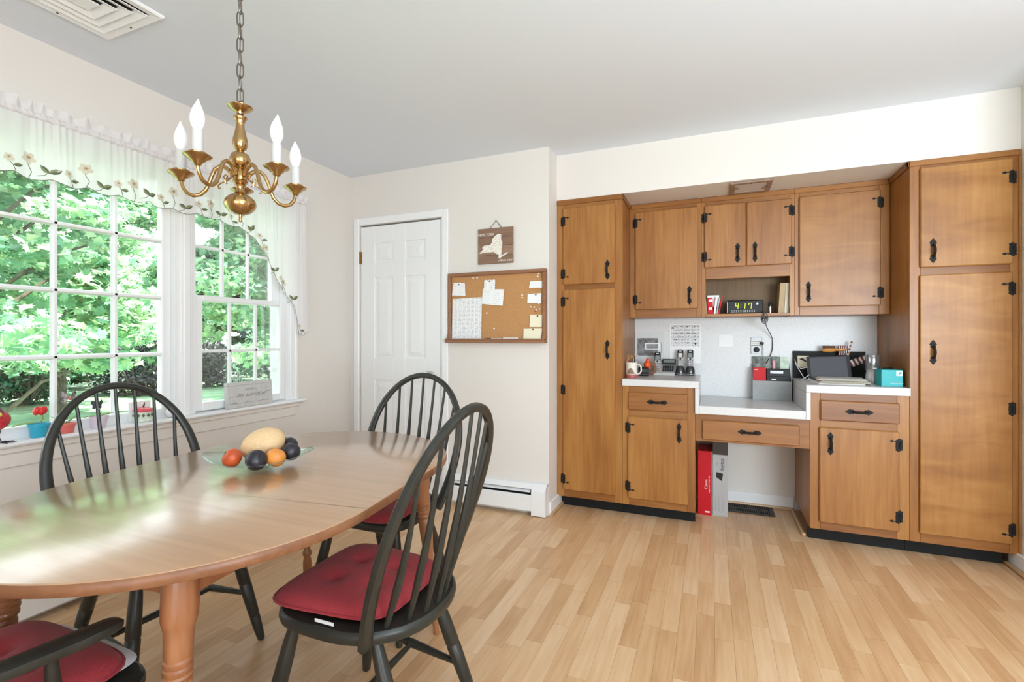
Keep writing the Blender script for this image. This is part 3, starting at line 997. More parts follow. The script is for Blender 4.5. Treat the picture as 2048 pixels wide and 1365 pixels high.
tr = cabinet('pantry_cabinet', 'wide floor-to-soffit birch cabinet at the far right end, hinges on its right', CG, .985, 1.438, YC, YB, .080, ZS,
             [(.985, 1.032), (1.395, 1.438)], [(1.032, 1.395, 2.07, 2.10), (1.032, 1.395, 1.502, 1.556), (1.032, 1.395, .080, .140)],
             [(1.027, 1.402, 1.549, 2.082, 1, [(1.988, 1), (1.623, -1)], 1.079, 1.636, 'cab_curly'),
              (1.025, 1.400, .132, 1.510, 1, [(1.425, 1), (.817, 0), (.205, -1)], 1.079, 1.099, 'cab_curly')], toe=(.9855, 1.396))
part('crown_strip', G().box(.977, 1.438, YC - .008, YC + .02, 2.096, ZS - .001, .003).box(.977, .985, YC - .008, YU - .008, 2.096, ZS - .001, .002), 'cab_rail', tr)
part('edge_bead', G().tube([(1.433, YC - .004, .081), (1.433, YC - .004, 2.09)], .005, 6), 'cab', tr)

ul = cabinet('wall_cabinet', 'birch wall cabinet with one tall door left of the clock shelf', CG, -.545, -.066, YU, YB, 1.318, ZS,
             [(-.545, -.500), (-.095, -.066)], [(-.500, -.095, 2.06, 2.10), (-.500, -.095, 1.318, 1.384)],
             [(-.506, -.088, 1.375, 2.068, -1, [(1.990, 1), (1.446, -1)], -.142, 1.466, 'cab')])
uc = cabinet('wall_cabinet', 'birch wall cabinet with two small doors above the open clock shelf', CG, -.066, .487, YU, YB, 1.318, ZS,
             [(-.066, -.040), (.460, .487)], [(-.040, .460, 2.06, 2.10), (-.040, .460, 1.572, 1.655), (-.040, .460, 1.318, 1.336)],
             [(-.047, .2065, 1.647, 2.067, -1, [(1.986, 1), (1.723, -1)], .156, 1.736, 'cab'),
              (.2095, .470, 1.647, 2.064, 1, [(1.988, 1), (1.725, -1)], .259, 1.736, 'cab')], solid=False)
part('carcass', G().box(-.066, .487, YU + .02, YB, 1.60, ZS).box(-.066, -.048, YU + .02, YB, 1.318, 1.60).box(.469, .487, YU + .02, YB, 1.318, 1.60), 'cab', uc)
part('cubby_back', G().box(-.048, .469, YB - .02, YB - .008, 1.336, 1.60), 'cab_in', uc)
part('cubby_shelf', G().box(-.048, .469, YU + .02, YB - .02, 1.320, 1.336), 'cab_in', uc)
ur = cabinet('wall_cabinet', 'birch wall cabinet with one wide curly-grained door right of the clock shelf', CG, .488, .984, YU, YB, 1.318, ZS,
             [(.488, .515), (.930, .984)], [(.515, .930, 2.06, 2.10), (.515, .930, 1.318, 1.378)],
             [(.510, .935, 1.371, 2.067, 1, [(1.990, 1), (1.448, -1)], .560, 1.464, 'cab_curly')])
for cb, a, b in ((ul, -.537, -.066), (uc, -.066, .487), (ur, .487, .977)):
    part('crown_strip', G().box(a, b, YU - .008, YU + .02, 2.094, ZS - .001, .003), 'cab_rail', cb)

# worktops in white speckled laminate
t = thing('worktop', 'white speckled laminate worktop carrying the telephones and the mug', 'worktop', (-.31, YC, .862), group='laminate tops of the niche')
part('slab', G().box(-.5445, -.0745, YC - .026, YB - .011, .862, .905, .002), 'laminate', t)
part('step_panel', G().box(-.0970, -.0745, YC - .026, YB - .011, .705, .8615, .001), 'laminate', t)
t = thing('worktop', 'low white speckled laminate desk top over the knee space', 'worktop', (.21, YC, .715), group='laminate tops of the niche')
part('slab', G().box(-.0738, .4978, YC - .026, YB - .011, .7055, .755, .002), 'laminate', t)
t = thing('worktop', 'white speckled laminate worktop carrying the tablet and the teal box', 'worktop', (.74, YC, .862), group='laminate tops of the niche')
part('slab', G().box(.4985, .983, YC - .026, YB - .011, .862, .905, .002), 'laminate', t)
part('step_panel', G().box(.4985, .521, YC - .026, YB - .011, .705, .8615, .001), 'laminate', t)
single('backsplash', G().box(-.545, .9835, YB - .010, YB - .001, .756, 1.3175), 'splash', 'speckled pale grey laminate sheet on the wall behind the desk', 'backsplash')

# recessed light in the soffit
t = thing('recessed_light', 'square brownish recessed light set in the underside of the soffit', 'light', (.222, 3.39, ZS))
fx0, fx1, fy0, fy1 = .105, .340, 3.262, 3.50
part('frame', G().box(fx0, fx1, fy0, fy0 + .03, ZS - .012, ZS, .003).box(fx0, fx1, fy1 - .03, fy1, ZS - .012, ZS, .003)
     .box(fx0, fx0 + .03, fy0 + .03, fy1 - .03, ZS - .012, ZS, .003).box(fx1 - .03, fx1, fy0 + .03, fy1 - .03, ZS - .012, ZS, .003), 'light_frame', t)
part('lens', G().box(fx0 + .03, fx1 - .03, fy0 + .03, fy1 - .03, ZS - .008, ZS - .003), 'light_lens', t)
part('clip', G().box(fx0 + .018, fx0 + .05, fy0 + .09, fy0 + .115, ZS - .016, ZS - .012, .002).box(fx1 - .05, fx1 - .018, fy1 - .115, fy1 - .09, ZS - .016, ZS - .012, .002), 'light_frame', t)
part('screw', G().ball(((fx0 + fx1) / 2, fy0 + .015, ZS - .013), .004, 8, 5), 'vent_metal', t)

# ------------------------------------------------------------------ dining table
TC, TR = Vector((-1.330, 1.139, 0)), math.radians(7.0)
table = thing('dining_table', 'oval maple dining table with turned legs in front of the windows', 'table', TC, TR)


def oval(hl, r, n=48, inset=0.0):
    """Half of an oval top: straight edge at y=hl, half circle of radius r beyond."""
    return [((r - inset) * math.cos(PI * k / n), hl + (r + .018 - inset) * math.sin(PI * k / n)) for k in range(n + 1)]


def top_slab(poly, z0, z1, b=.007):
    """Slab with rounded edge from an outline (list of xy)."""
    n = len(poly)
    c = Vector((sum(p[0] for p in poly) / n, sum(p[1] for p in poly) / n))

    def ins(k):
        out = []
        for x, y in poly:
            r = math.hypot(x, y)
            f = (r - k) / r
            out.append((x * f, y * f if abs(y) > .2005 else y))
        return out

    rs = []
    for k, z in ((.012, z0), (.003, z0 + .004), (0, z0 + .011), (.001, z1 - .008), (.004, z1 - .002), (.008, z1)):
        rs.append([(x, y, z) for x, y in ins(k)])
    return G().rings(rs)


def shade_edge(o):  # puts the shade of the faces below the top into a darker maple
    o.data.materials.append(M['table_edge_shaded'])
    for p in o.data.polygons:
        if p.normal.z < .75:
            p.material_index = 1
    return o


half = oval(.2005, .498)
shade_edge(part('tabletop_half', top_slab(half, .711, .740), 'table', table, True, world=False))
shade_edge(part('tabletop_half', top_slab([(-x, -y) for x, y in half], .711, .740), 'table', table, True, world=False))
shade_edge(part('table_leaf', top_slab([(.498, -.1995), (.498, .1995), (-.498, .1995), (-.498, -.1995)], .711, .740), 'table', table, True, world=False))
# apron boards between the legs
ax, ay = .262, .50
for s in (-1, 1):
    part('apron', G().box(-ax, ax, s * ay - .011, s * ay + .011, .640, .711, .003), 'table_leg', table, world=False)
    part('apron', G().box(s * ax - .011, s * ax + .011, -ay, ay, .640, .711, .003), 'table_leg', table, world=False)
leg_prof = [(.008, 0), (.011, .002), (.0115, .02), (.0135, .05), (.0175, .12), (.019, .155), (.0175, .178), (.0135, .196), (.0185, .204), (.0205, .212), (.0185, .220), (.0135, .228),
            (.0145, .250), (.018, .310), (.0235, .390), (.0262, .440), (.0255, .462), (.0215, .470), (.0268, .477), (.027, .485), (.0243, .489), (.0267, .494), (.0272, .500), (.0243, .504), (.0267, .509), (.0272, .515), (.0243, .519),
            (.0267, .524), (.0272, .530), (.0243, .534), (.026, .540), (.0265, .568), (.0275, .588), (.0305, .597), (.0335, .608), (.034, .628), (.034, .70), (.033, .7105)]
inv = Matrix.Rotation(-TR, 4, 'Z')
for wx, wy in ((.322, -.478), (-.300, -.479), (.275, .465), (-.312, .475)):
    top = inv @ Vector((wx, wy, .7105))
    foot = inv @ Vector((wx * 1.16, wy + .06 * (1 if wy > 0 else -1), 0))
    v = top - foot
    sk = Matrix(((1, 0, v.x / v.z, foot.x), (0, 1, v.y / v.z, foot.y), (0, 0, 1, 0), (0, 0, 0, 1)))
    part('leg', G().lathe(leg_prof, 22, mat=sk), 'table_leg', table, True, world=False)

# ------------------------------------------------------------------ chairs
ZSEAT = .445


def chair_hoop(nf=10, na=44):
    Ht, wf, wm, rake, yh = 1.0, .196, .249, .335, -.121
    T = (Ht - .012 - ZSEAT + .03) / math.cos(rake)
    t1 = .46 * T
    pl = []
    for a in np.linspace(0, 1, nf):
        pl.append((wf + (wm - wf) * (1 - (1 - a) ** 2), a * t1))
    for a in np.linspace(0, PI, na)[1:-1]:
        pl.append((wm * math.cos(a), t1 + (T - t1) * math.sin(a)))
    for a in np.linspace(1, 0, nf):
        pl.append((-(wf + (wm - wf) * (1 - (1 - a) ** 2)), a * t1))
    to3 = lambda q, t, o=0.0: Vector((q, yh - t * math.sin(rake) + o * math.cos(rake), ZSEAT - .03 + t * math.cos(rake) + o * math.sin(rake)))
    return pl, to3, T


def outline(n, hw, yb, yf, e_f=4.5, e_b=2.3, wide=1.0):
    """D-shaped seat outline, squarer in front (+y) and rounder behind."""
    pts = []
    for k in range(n):
        a = 2 * PI * k / n
        c, s = math.cos(a), math.sin(a)
        e = e_f if s > 0 else e_b
        q = (abs(c) ** e + abs(s) ** e) ** (-1 / e)
        pts.append((hw * q * c * (1.0 if s <= 0 else 1 - .05 * (q * s) ** 2), q * s * (yf if s > 0 else -yb)))
    return pts


def chair_parts(root, arms=False):
    ws_, fs_ = (.255, .246) if arms else (.222, .205)
    pt = lambda nm, g, sm=True, mat='chair', par=None: part(nm, g, mat, par or root, sm, world=False)
    # seat
    ol = outline(96, ws_, -.232, fs_, 7.0 if arms else 4.5)
    rs = []
    for f, z in ((.80, ZSEAT - .040), (.93, ZSEAT - .038), (.985, ZSEAT - .030), (1.0, ZSEAT - .018), (.992, ZSEAT - .006), (.965, ZSEAT), (.80, ZSEAT - .002), (.5, ZSEAT - .010), (.15, ZSEAT - .012)):
        rs.append([(x * f, y * f, z) for x, y in ol])
    pt('seat', G().rings(rs))
    # bow
    pl, to3, T = chair_hoop()
    n = len(pl)
    rings = []
    for i in range(n):
        a, b = pl[max(0, i - 1)], pl[min(n - 1, i + 1)]
        tq = Vector((b[0] - a[0], b[1] - a[1])).normalized()
        nq = Vector((tq.y, -tq.x))
        fall = pl[i][1] / T
        ar, ad = .0205 - .0080 * fall, .0130 - .0010 * fall
        ring = []
        for k in range(12):
            th = 2 * PI * k / 12
            c, s = math.cos(th), math.sin(th)
            e = 3.2
            q = (abs(c) ** e + abs(s) ** e) ** (-1 / e)
            ring.append(to3(pl[i][0] + nq.x * ar * q * c, pl[i][1] + nq.y * ar * q * c, ad * q * s))
        rings.append(ring)
    pt('bow', G().rings(rings))
    # spindles
    for i in range(7):
        u = (i - 3) / 3
        xb, yb_ = u * .150, -.205 + abs(u) ** 2 * .062
        xt = u * .196
        t = .46 * T + .54 * T * math.sqrt(max(0, 1 - (xt / .249) ** 2)) - .008
        A, B = Vector((xb, yb_, ZSEAT - .02)), to3(xt, t)
        path, rad = [], []
        for k in range(15):
            f = k / 14
            path.append(A.lerp(B, f) + Vector((0, -.012 * math.sin(PI * f), 0)))
            rad.append(float(np.interp(f, [0, .12, .30, .45, .7, 1], [.0075, .0085, .0118, .0098, .0068, .0058])))
        pt('spindle', G().tube(path, rad, 8))
    # legs and stretchers
    lg = {}
    for sx in (-1, 1):
        for nm, top, foot in (('front', (sx * .160, .135, ZSEAT - .03), (sx * .232, .212, 0)), ('rear', (sx * .140, -.105, ZSEAT - .03), (sx * .178, -.258, 0))):
            A, B = Vector(top), Vector(foot)
            path = [A.lerp(B, f) for f in (0, .06, .16, .28, .44, .445, .455, .46, .60, .75, .76, .77, .78, .9, .985, 1.0)]
            rad = [.0135, .0155, .0185, .0205, .0215, .0200, .0200, .0215, .0205, .0185, .0172, .0172, .0183, .0160, .0135, .011]
            g = G().tube(path, rad, 12)
            g.v = [(x, y, max(z, 0.0)) for x, y, z in g.v]
            pt('leg', g)
            lg[sx, nm] = (A, B)
    mids = []
    for sx in (-1, 1):
        a = lg[sx, 'front'][0].lerp(lg[sx, 'front'][1], .55)
        b = lg[sx, 'rear'][0].lerp(lg[sx, 'rear'][1], .60)
        pt('stretcher', G().tube([a.lerp(b, f) for f in (0, .12, .5, .88, 1)], [.0075, .0095, .0135, .0095, .0075], 10))
        mids.append(a.lerp(b, .5))
    pt('stretcher', G().tube([mids[0].lerp(mids[1], f) for f in (0, .15, .5, .85, 1)], [.0075, .0095, .013, .0095, .0075], 10))
    if arms:
        for sx in (-1, 1):
            pth = [(sx * .235, -.225, ZSEAT + .185), (sx * .248, -.13, ZSEAT + .176), (sx * .258, -.02, ZSEAT + .167), (sx * .264, .075, ZSEAT + .162), (sx * .264, .130, ZSEAT + .160)]
            rs = []
            for i, p in enumerate(pth):
                a, b = Vector(pth[max(0, i - 1)]), Vector(pth[min(4, i + 1)])
                d = (b - a).normalized()
                nr = Vector((d.y, -d.x, 0)).normalized()
                up = nr.cross(d)
                w, h = (.020, .024, .026, .028, .025)[i], (.012, .012, .012, .0125, .012)[i]
                rs.append([Vector(p) + nr * w * (abs(math.cos(k * PI / 6)) ** .6 * (1 if math.cos(k * PI / 6) >= 0 else -1))
                           + up * h * (abs(math.sin(k * PI / 6)) ** .6 * (1 if math.sin(k * PI / 6) >= 0 else -1)) for k in range(12)])
            last = rs[-1]
            cc = sum((Vector(q) for q in last), Vector()) / 12
            rs.append([cc + (Vector(q) - cc) * .75 + Vector((0, .016, 0)) for q in last])
            rs.append([cc + (Vector(q) - cc) * .3 + Vector((0, .023, 0)) for q in last])
            pt('armrest', G().rings(rs))
            pt('arm_post', G().tube([(sx * .242, .055, ZSEAT - .01), (sx * .250, .050, ZSEAT + .07), (sx * .260, .040, ZSEAT + .160)], [.010, .0135, .009], 10))
            pt('arm_post', G().tube([(sx * .238, -.05, ZSEAT - .01), (sx * .246, -.055, ZSEAT + .08), (sx * .256, -.065, ZSEAT + .167)], [.008, .011, .0075], 10))


def pad_geo(hw_f, hw_b, y0, y1, th, e=5.0, tuft=True, n=26, lift=0.0):
    g = G()
    top, bot = [], []
    for i in range(n + 1):
        for j in range(n + 1):
            u, v = -1 + 2 * i / n, -1 + 2 * j / n
            m = max(abs(u), abs(v))
            q = m / (abs(u) ** e + abs(v) ** e) ** (1 / e) if m > 0 else 1
            uu, vv = u * q, v * q
            y = y0 + (y1 - y0) * (vv + 1) / 2
            hw = hw_b + (hw_f - hw_b) * (vv + 1) / 2
            x = uu * hw
            edge = max(0, 1 - m ** 7) ** .5
            z = th * (.35 + .65 * edge * (1 - .16 * m * m))
            if tuft:
                for tx, ty in ((-.06, -.04), (.06, -.04), (-.06, .09), (.06, .09)):
                    z -= th * .38 * math.exp(-((x - tx) ** 2 + (y - ty) ** 2) / .0009)
            top.append((x, y, z))
            bot.append((x * .985, y, th * .35 - th * .35 * edge))
    m = n + 1
    vs = top + bot
    fs = []
    for i in range(n):
        for j in range(n):
            a, b, c, d = i * m + j, (i + 1) * m + j, (i + 1) * m + j + 1, i * m + j + 1
            fs.append((a, b, c, d))
            fs.append((a + m * m, d + m * m, c + m * m, b + m * m))
    bd = [i * m for i in range(m)] + [n * m + j for j in range(1, m)] + [i * m + n for i in range(n - 1, -1, -1)] + [j for j in range(n - 1, 0, -1)]
    for k in range(len(bd)):
        a, b = bd[k], bd[(k + 1) % len(bd)]
        fs.append((a, a + m * m, b + m * m, b))
    g.add(vs, fs)
    rim = [Vector(top[i]) for i in bd]
    return g, rim


def chair(label, loc, rotz, arms=False, name='windsor_chair', group='dark Windsor chairs around the table'):
    r = thing(name, label, 'chair', loc, rotz, group)
    chair_parts(r, arms)
    return r


def seat_pad(label, ch, dy=0.0, group='red tie-on chair pads', hw=.205, y0=-.150, y1=.225, th=.046):
    o = thing('seat_cushion', label, 'cushion', ch.location + Vector((0, 0, ZSEAT)), ch.rotation_euler.z, group)
    g, rim = pad_geo(hw, hw - .033, y0 + dy, y1 + dy, th)
    part('pad', g, 'red_cushion', o, True, world=False)
    part('piping', G().tube([(p.x, p.y, p.z + .001) for p in rim[::2]], .0036, 6, closed=True), 'red_cushion', o, True, world=False)
    return o


A_ = chair('dark Windsor chair with red cushion nearest the camera, at the room side of the table', (-.915, 1.160, 0), math.radians(91))
B_ = chair('dark Windsor chair at the far end of the table by the white door', (-1.330, 1.750, 0), math.radians(180))
C_ = chair('dark Windsor chair with bare bow back standing between the table and the windows', (-1.845, 1.150, 0), math.radians(-92))
D_ = chair('dark Windsor armchair at the near end of the table, cut by the bottom left corner', (-1.368, .452, 0), math.radians(0), True, 'windsor_armchair')
pa = seat_pad('tufted red cushion on the chair at the room side of the table', A_)
seat_pad('red cushion on the chair by the white door', B_)
pd_ = seat_pad('red cushion with a white underside on the armchair at the bottom left', D_, hw=.216, y1=.222, th=.060)
part('care_label', G().box(-.205, -.203, -.03, .03, .004, .012).tf(Matrix.Translation((0, -.0, 0))), 'white_cloth', pa, world=False)
gg, rim = pad_geo(.186, .16, -.14, .249, .022, e=8, tuft=False)
part('lining', gg, 'white_cloth', pd_, True, world=False, label='white lining under the red pad')

# ------------------------------------------------------------------ glass bowl of fruit
bc, br_ = Vector((-1.405, 1.182, .7402)), math.radians(37)
bowl = thing('fruit_bowl', 'clear glass boat-shaped bowl of fruit standing on the dining table', 'bowl', bc, br_)
Lh, Wh = .172, .118


def bowl_pt(a, f, o=0.0):
    """a angle round the boat shape, f 0 centre .. 1 rim."""
    c, s = math.cos(a), math.sin(a)
    rx, ry = (Lh - o) * c, (Wh - o) * s * (1 - .35 * abs(c) ** 3)
    z = .010 + o + (f ** 2.0) * (.020 + .024 * abs(c) ** 3)
    return (rx * f, ry * f, z)


nn = 64
ring = lambda f, o, dz=0: [tuple(Vector(bowl_pt(2 * PI * k / nn, f, o)) + Vector((0, 0, dz))) for k in range(nn)]
part('body', G().rings([ring(.02, 0), ring(.3, 0), ring(.55, 0), ring(.8, 0), ring(.94, 0), ring(1.0, 0), ring(1.0, .004), ring(.93, .004), ring(.8, .004), ring(.55, .004), ring(.3, .004), ring(.02, .004)]), 'bowl', bowl, True, world=False)
part('rim', G().tube([Vector(p) + Vector((0, 0, .002)) for p in ring(1.0, .001)], .0028, 8, closed=True), 'bowl', bowl, True, world=False)
part('foot', G().lathe([(.040, 0), (.042, .004), (.036, .010), (.030, .013)], 32), 'bowl', bowl, True, world=False)


def fruit(name, label, mat, c, r, cat='fruit', group=None, rot=None, stem=True):
    t = thing(name, label, cat, (c[0], c[1], c[2] - (r if not hasattr(r, '__len__') else r[2])), group=group)
    g = G()
    rr = r if hasattr(r, '__len__') else (r, r, r * .95)
    vs = G().ball((0, 0, 0), rr, 26, 16)
    out = []
    for x, y, z in vs.v:
        d = math.exp(-((x / rr[0]) ** 2 + (y / rr[1]) ** 2) * 9)
        if name != 'melon':
            z -= (rr[2] * .18 * d if z > 0 else -rr[2] * .08 * d)
        out.append((x, y, z))
    vs.v = out
    if rot is not None:
        vs.tf(rot)
    vs.tf(Matrix.Translation(Vector(c)))
    part('flesh', vs, mat, t, True)
    if stem:
        tip = Vector((0, 0, rr[2] * .80))
        if rot is not None:
            tip = rot @ tip
        tip += Vector(c)
        part('stem', G().tube([tip, tip + Vector((.001, .002, .010))], [.002, .0015], 6), 'stem', t, True)
    return t


rm = Matrix.Rotation(math.radians(35), 4, 'Z') @ Matrix.Rotation(math.radians(-22), 4, 'Y')
fruit('melon', 'large pale tan melon lying in the glass bowl', 'melon', (-1.417, 1.205, .813), (.072, .055, .053), rot=rm, stem=False)
fruit('tomato', 'red-orange tomato at the left end of the glass bowl', 'tomato', (-1.445, 1.110, .785), .031, rot=Matrix.Rotation(.9, 4, 'X') @ Matrix.Rotation(-.5, 4, 'Y'))
fruit('plum', 'dark bloomy plum in front of the melon, between the tomato and the apricot', 'plum', (-1.345, 1.118, .786), .033, rot=Matrix.Rotation(1.0, 4, 'Y'))
fruit('apricot', 'orange apricot between two plums at the front of the bowl', 'apricot', (-1.322, 1.172, .784), .0315, rot=Matrix.Rotation(-.6, 4, 'X'))
fruit('plum', 'black plum at the right end of the glass bowl, nearer the camera', 'plum', (-1.320, 1.232, .790), .031, rot=Matrix.Rotation(-.5, 4, 'X'))
fruit('plum', 'black plum peeping out behind another at the right end of the bowl', 'plum', (-1.385, 1.283, .794), .031, rot=Matrix.Rotation(-.7, 4, 'Y'))

# ------------------------------------------------------------------ chandelier
CX, CY = -1.405, 1.108
ch = thing('chandelier', 'brass five-arm candle chandelier hanging on a chain above the table', 'chandelier', (CX, CY, 1.555))
Rz = lambda a: Matrix.Rotation(a, 4, 'Z')
part('top_dish', G().lathe([(.0, 1.898), (.010, 1.897), (.0115, 1.903), (.024, 1.908), (.0365, 1.917), (.0375, 1.920), (.034, 1.921), (.012, 1.916), (0, 1.916)], 32, (CX, CY, 0)), 'brass', ch, True)
part('baluster', G().lathe([(0, 1.776), (.010, 1.777), (.018, 1.785), (.0228, 1.800), (.0215, 1.815), (.0165, 1.835), (.0125, 1.855), (.0125, 1.868), (.0165, 1.878), (.0205, 1.884), (.0205, 1.887), (.013, 1.890), (.008, 1.899)], 32, (CX, CY, 0)), 'brass', ch, True)
part('upper_ball', G().lathe([(0, 1.720), (.012, 1.721), (.024, 1.728), (.031, 1.742), (.031, 1.752), (.026, 1.766), (.014, 1.775), (.009, 1.778)], 32, (CX, CY, 0)), 'brass', ch, True)
part('hub', G().lathe([(.008, 1.665), (.012, 1.668), (.019, 1.672), (.024, 1.680), (.020, 1.684), (.0205, 1.688), (.0205, 1.706), (.018, 1.710), (.0125, 1.714), (.0145, 1.718), (.011, 1.722)], 10, (CX, CY, 0)), 'brass', ch, True)
part('neck', G().lathe([(.012, 1.640), (.0165, 1.643), (.012, 1.650), (.011, 1.660), (.016, 1.668)], 24, (CX, CY, 0)), 'brass', ch, True)
part('lower_ball', G().lathe([(0, 1.572), (.013, 1.573), (.030, 1.580), (.043, 1.592), (.0475, 1.606), (.044, 1.620), (.032, 1.632), (.017, 1.641), (.010, 1.643)], 36, (CX, CY, 0)), 'brass', ch, True)
part('finial', G().lathe([(0, 1.549), (.0045, 1.550), (.006, 1.554), (.0045, 1.559), (.005, 1.567), (.006, 1.573)], 16, (CX, CY, 0)), 'brass', ch, True)
part('loop', G().tube([(CX + .017 * math.cos(a), CY, 1.922 + .017 * math.sin(a)) for a in np.linspace(-.25, PI + .25, 16)], .0026, 8), 'chain', ch, True)
RA, ZC = .174, 1.672
arm_path = [(.020, 1.697), (.030, 1.712), (.045, 1.724), (.060, 1.726), (.074, 1.716), (.084, 1.695), (.092, 1.670), (.102, 1.647), (.118, 1.632), (.138, 1.628), (.156, 1.635), (.168, 1.650), (.173, 1.668), (.174, 1.680)]
arm_g = lambda: G().tube([(r, 0, z) for r, z in arm_path], [.0075, .007, .0066] + [.0062] * 9 + [.0058, .0055], 10)
for k in range(5):
    mt = Matrix.Translation((CX, CY, 0)) @ Rz(math.radians(-76.2 + 72 * k))
    part('arm', arm_g().tf(mt), 'brass', ch, True)
    sc = [(.028, 1.690), (.036, 1.683), (.046, 1.684), (.050, 1.693), (.044, 1.700), (.038, 1.696), (.040, 1.690)]
    sc2 = [(.036, 1.683), (.046, 1.676), (.058, 1.672), (.066, 1.664), (.064, 1.655), (.058, 1.656)]
    part('scroll', G().tube([(r, 0, z) for r, z in sc], .0026, 6).tube([(r, 0, z) for r, z in sc2], .0026, 6).tf(mt), 'brass', ch, True)
    base = mt @ Vector((RA, 0, 0))
    b0 = (base.x, base.y, 0)
    part('drip_cup', G().lathe([(.005, 1.670), (.010, 1.673), (.013, 1.680), (.020, 1.685), (.024, 1.690), (.035, 1.696), (.0375, 1.699), (.036, 1.7005), (.022, 1.698), (.022, 1.703), (.0235, 1.705), (.0235, 1.708), (.015, 1.709), (.0, 1.709)], 28, b0), 'brass', ch, True)
    part('candle_sleeve', G().lathe([(.0145, 1.707), (.0145, 1.769), (.0115, 1.771), (.0, 1.771)], 20, b0), 'candle', ch, True)
    lean = Matrix.Translation(base) @ Rz(k * 1.3) @ Matrix(((1, 0, 0, 0), (0, 1, 0, 0), (0, 0, 1, 0), (0, 0, 0, 1)))
    prof = [(0, 1.771), (.0095, 1.772), (.0115, 1.776), (.0165, 1.787), (.0193, 1.800), (.0190, 1.813), (.0150, 1.829), (.0095, 1.842), (.0050, 1.852), (.0022, 1.860), (0, 1.862)]
    g = G().lathe(prof, 20)
    g.v = [(x + .005 * max(0, (z - 1.82) / .05) ** 2, y, z) for x, y, z in g.v]
    part('flame_bulb', g.tf(lean), 'bulb', ch, True)
# chain and cord up to the ceiling
link = [(math.cos(a) * .0098, 0, math.sin(a) * .0175 + (.008 if math.sin(a) > 0 else -.008)) for a in np.linspace(0, 2 * PI, 20, endpoint=False)]
link_me = mesh_of('chain_link', G().tube(link, .0021, 6, closed=True), 'chain', True)
hc = thing('hanging_chain', 'dark metal chain and cord holding the chandelier up to the ceiling', 'chain', (CX, CY, 1.935))
nl = 12
for i in range(nl):
    inst('link', link_me, hc, (CX, CY, 1.955 + i * .0415), rot=(0, 0, .5 + (PI / 2 if i % 2 else 0)))
part('cord', G().tube([(CX + .003 * math.sin(i * 1.1), CY + .003 * math.cos(i * 1.3), 1.918 + i * .0261) for i in range(20)], .0016, 6), 'chain', hc, True)
part('ceiling_canopy', G().lathe([(.008, H - .042), (.02, H - .036), (.055, H - .012), (.06, H - .001), (0, H - .001)], 28, (CX, CY, 0)), 'brass', hc, True)

# ------------------------------------------------------------------ ceiling diffuser
vx0, vx1, vy0, vy1 = -2.345, -1.985, .875, 1.235
cv = thing('ceiling_vent', 'square white four-way air diffuser in the ceiling near the windows', 'vent', ((vx0 + vx1) / 2, (vy0 + vy1) / 2, H))
vcx, vcy = (vx0 + vx1) / 2, (vy0 + vy1) / 2


def sq(h, z):
    return [(vcx - h, vcy - h, z), (vcx + h, vcy - h, z), (vcx + h, vcy + h, z), (vcx - h, vcy + h, z)]


def ringbox(h0, z0, h1, z1, th=.003):
    return G().rings([sq(h0, z0), sq(h1, z1), sq(h1, z1 + th), sq(h0, z0 + th), sq(h0, z0)], cap=False)


part('flange', G().rings([sq(.180, H - .001), sq(.180, H - .010), sq(.176, H - .014), sq(.146, H - .010), sq(.146, H - .001)], cap=False), 'trim', cv)
part('dark_throat', G().box(vcx - .147, vcx + .147, vcy - .147, vcy + .147, H - .002, H - .0005), 'void', cv)
for h in (.142, .108, .074):
    part('louver', ringbox(h, H - .016, h - .030, H - .004), 'trim', cv)
part('centre_plate', G().box(vcx - .038, vcx + .038, vcy - .038, vcy + .038, H - .014, H - .009, .003), 'trim', cv)
for sx, sy in ((0, 1), (-1, 0), (1, 0), (0, -1)):
    part('screw', G().ball((vcx + sx * .163, vcy + sy * .163, H - .0135), (.004, .004, .002), 8, 5), 'vent_metal', cv)

# ------------------------------------------------------------------ curtain
XC = XW + .062
edge_y = [0.2, 1.70, 1.86, 1.98, 2.08, 2.16, 2.22, 2.27, 2.36, 2.42, 2.455, 2.49, 2.535, 2.56]
edge_z = [1.822, 1.84, 1.84, 1.83, 1.80, 1.745, 1.64, 1.545, 1.455, 1.38, 1.20, 1.185, 1.21, 1.24]
CY0, CY1 = 0.30, 2.535


def hem(y):
    z = float(np.interp(y, edge_y, edge_z))
    ph = (y - .02) / .125
    amp = .016 if y < 2.0 else .008
    return z - amp * abs(math.sin(PI * ph)) + .008


def gather(y, f):
    """Depth of the folds; f 0 at the rod, 1 at the hem."""
    a = .5 + .5 * math.sin(y * 11.3 + 1.0)
    return (.005 * (1 - f) * math.sin(y * 260 + 6 * math.sin(y * 7)) * (.5 + .5 * math.sin(y * 23)) + (.004 + .010 * a) * math.sin(y * 36 + 3.2 * math.sin(y * 9) + 1.6 * math.sin(y * 21)) * (.35 + .65 * f)
            + .0022 * math.sin(y * 103 + 2 * f)) + .012 * f


def cpt(y, f, off=0.0):
    zt = 2.082
    zb = hem(y)
    return Vector((XC + gather(y, f) + off, y, zt + (zb - zt) * f))


cur = thing('curtain', 'white gathered valance with embroidered flowers and a tail over the windows', 'curtain', (XC, 1.4, 1.16))
ny, nz = 560, 22
vs, fs = [], []
for i in range(ny + 1):
    y = CY0 + (CY1 - CY0) * i / ny
    for j in range(nz + 1):
        vs.append(tuple(cpt(y, j / nz)))
for i in range(ny):
    for j in range(nz):
        a = i * (nz + 1) + j
        fs.append((a, a + nz + 1, a + nz + 2, a + 1))
part('fabric', G().add(vs, fs), 'curtain', cur, True)
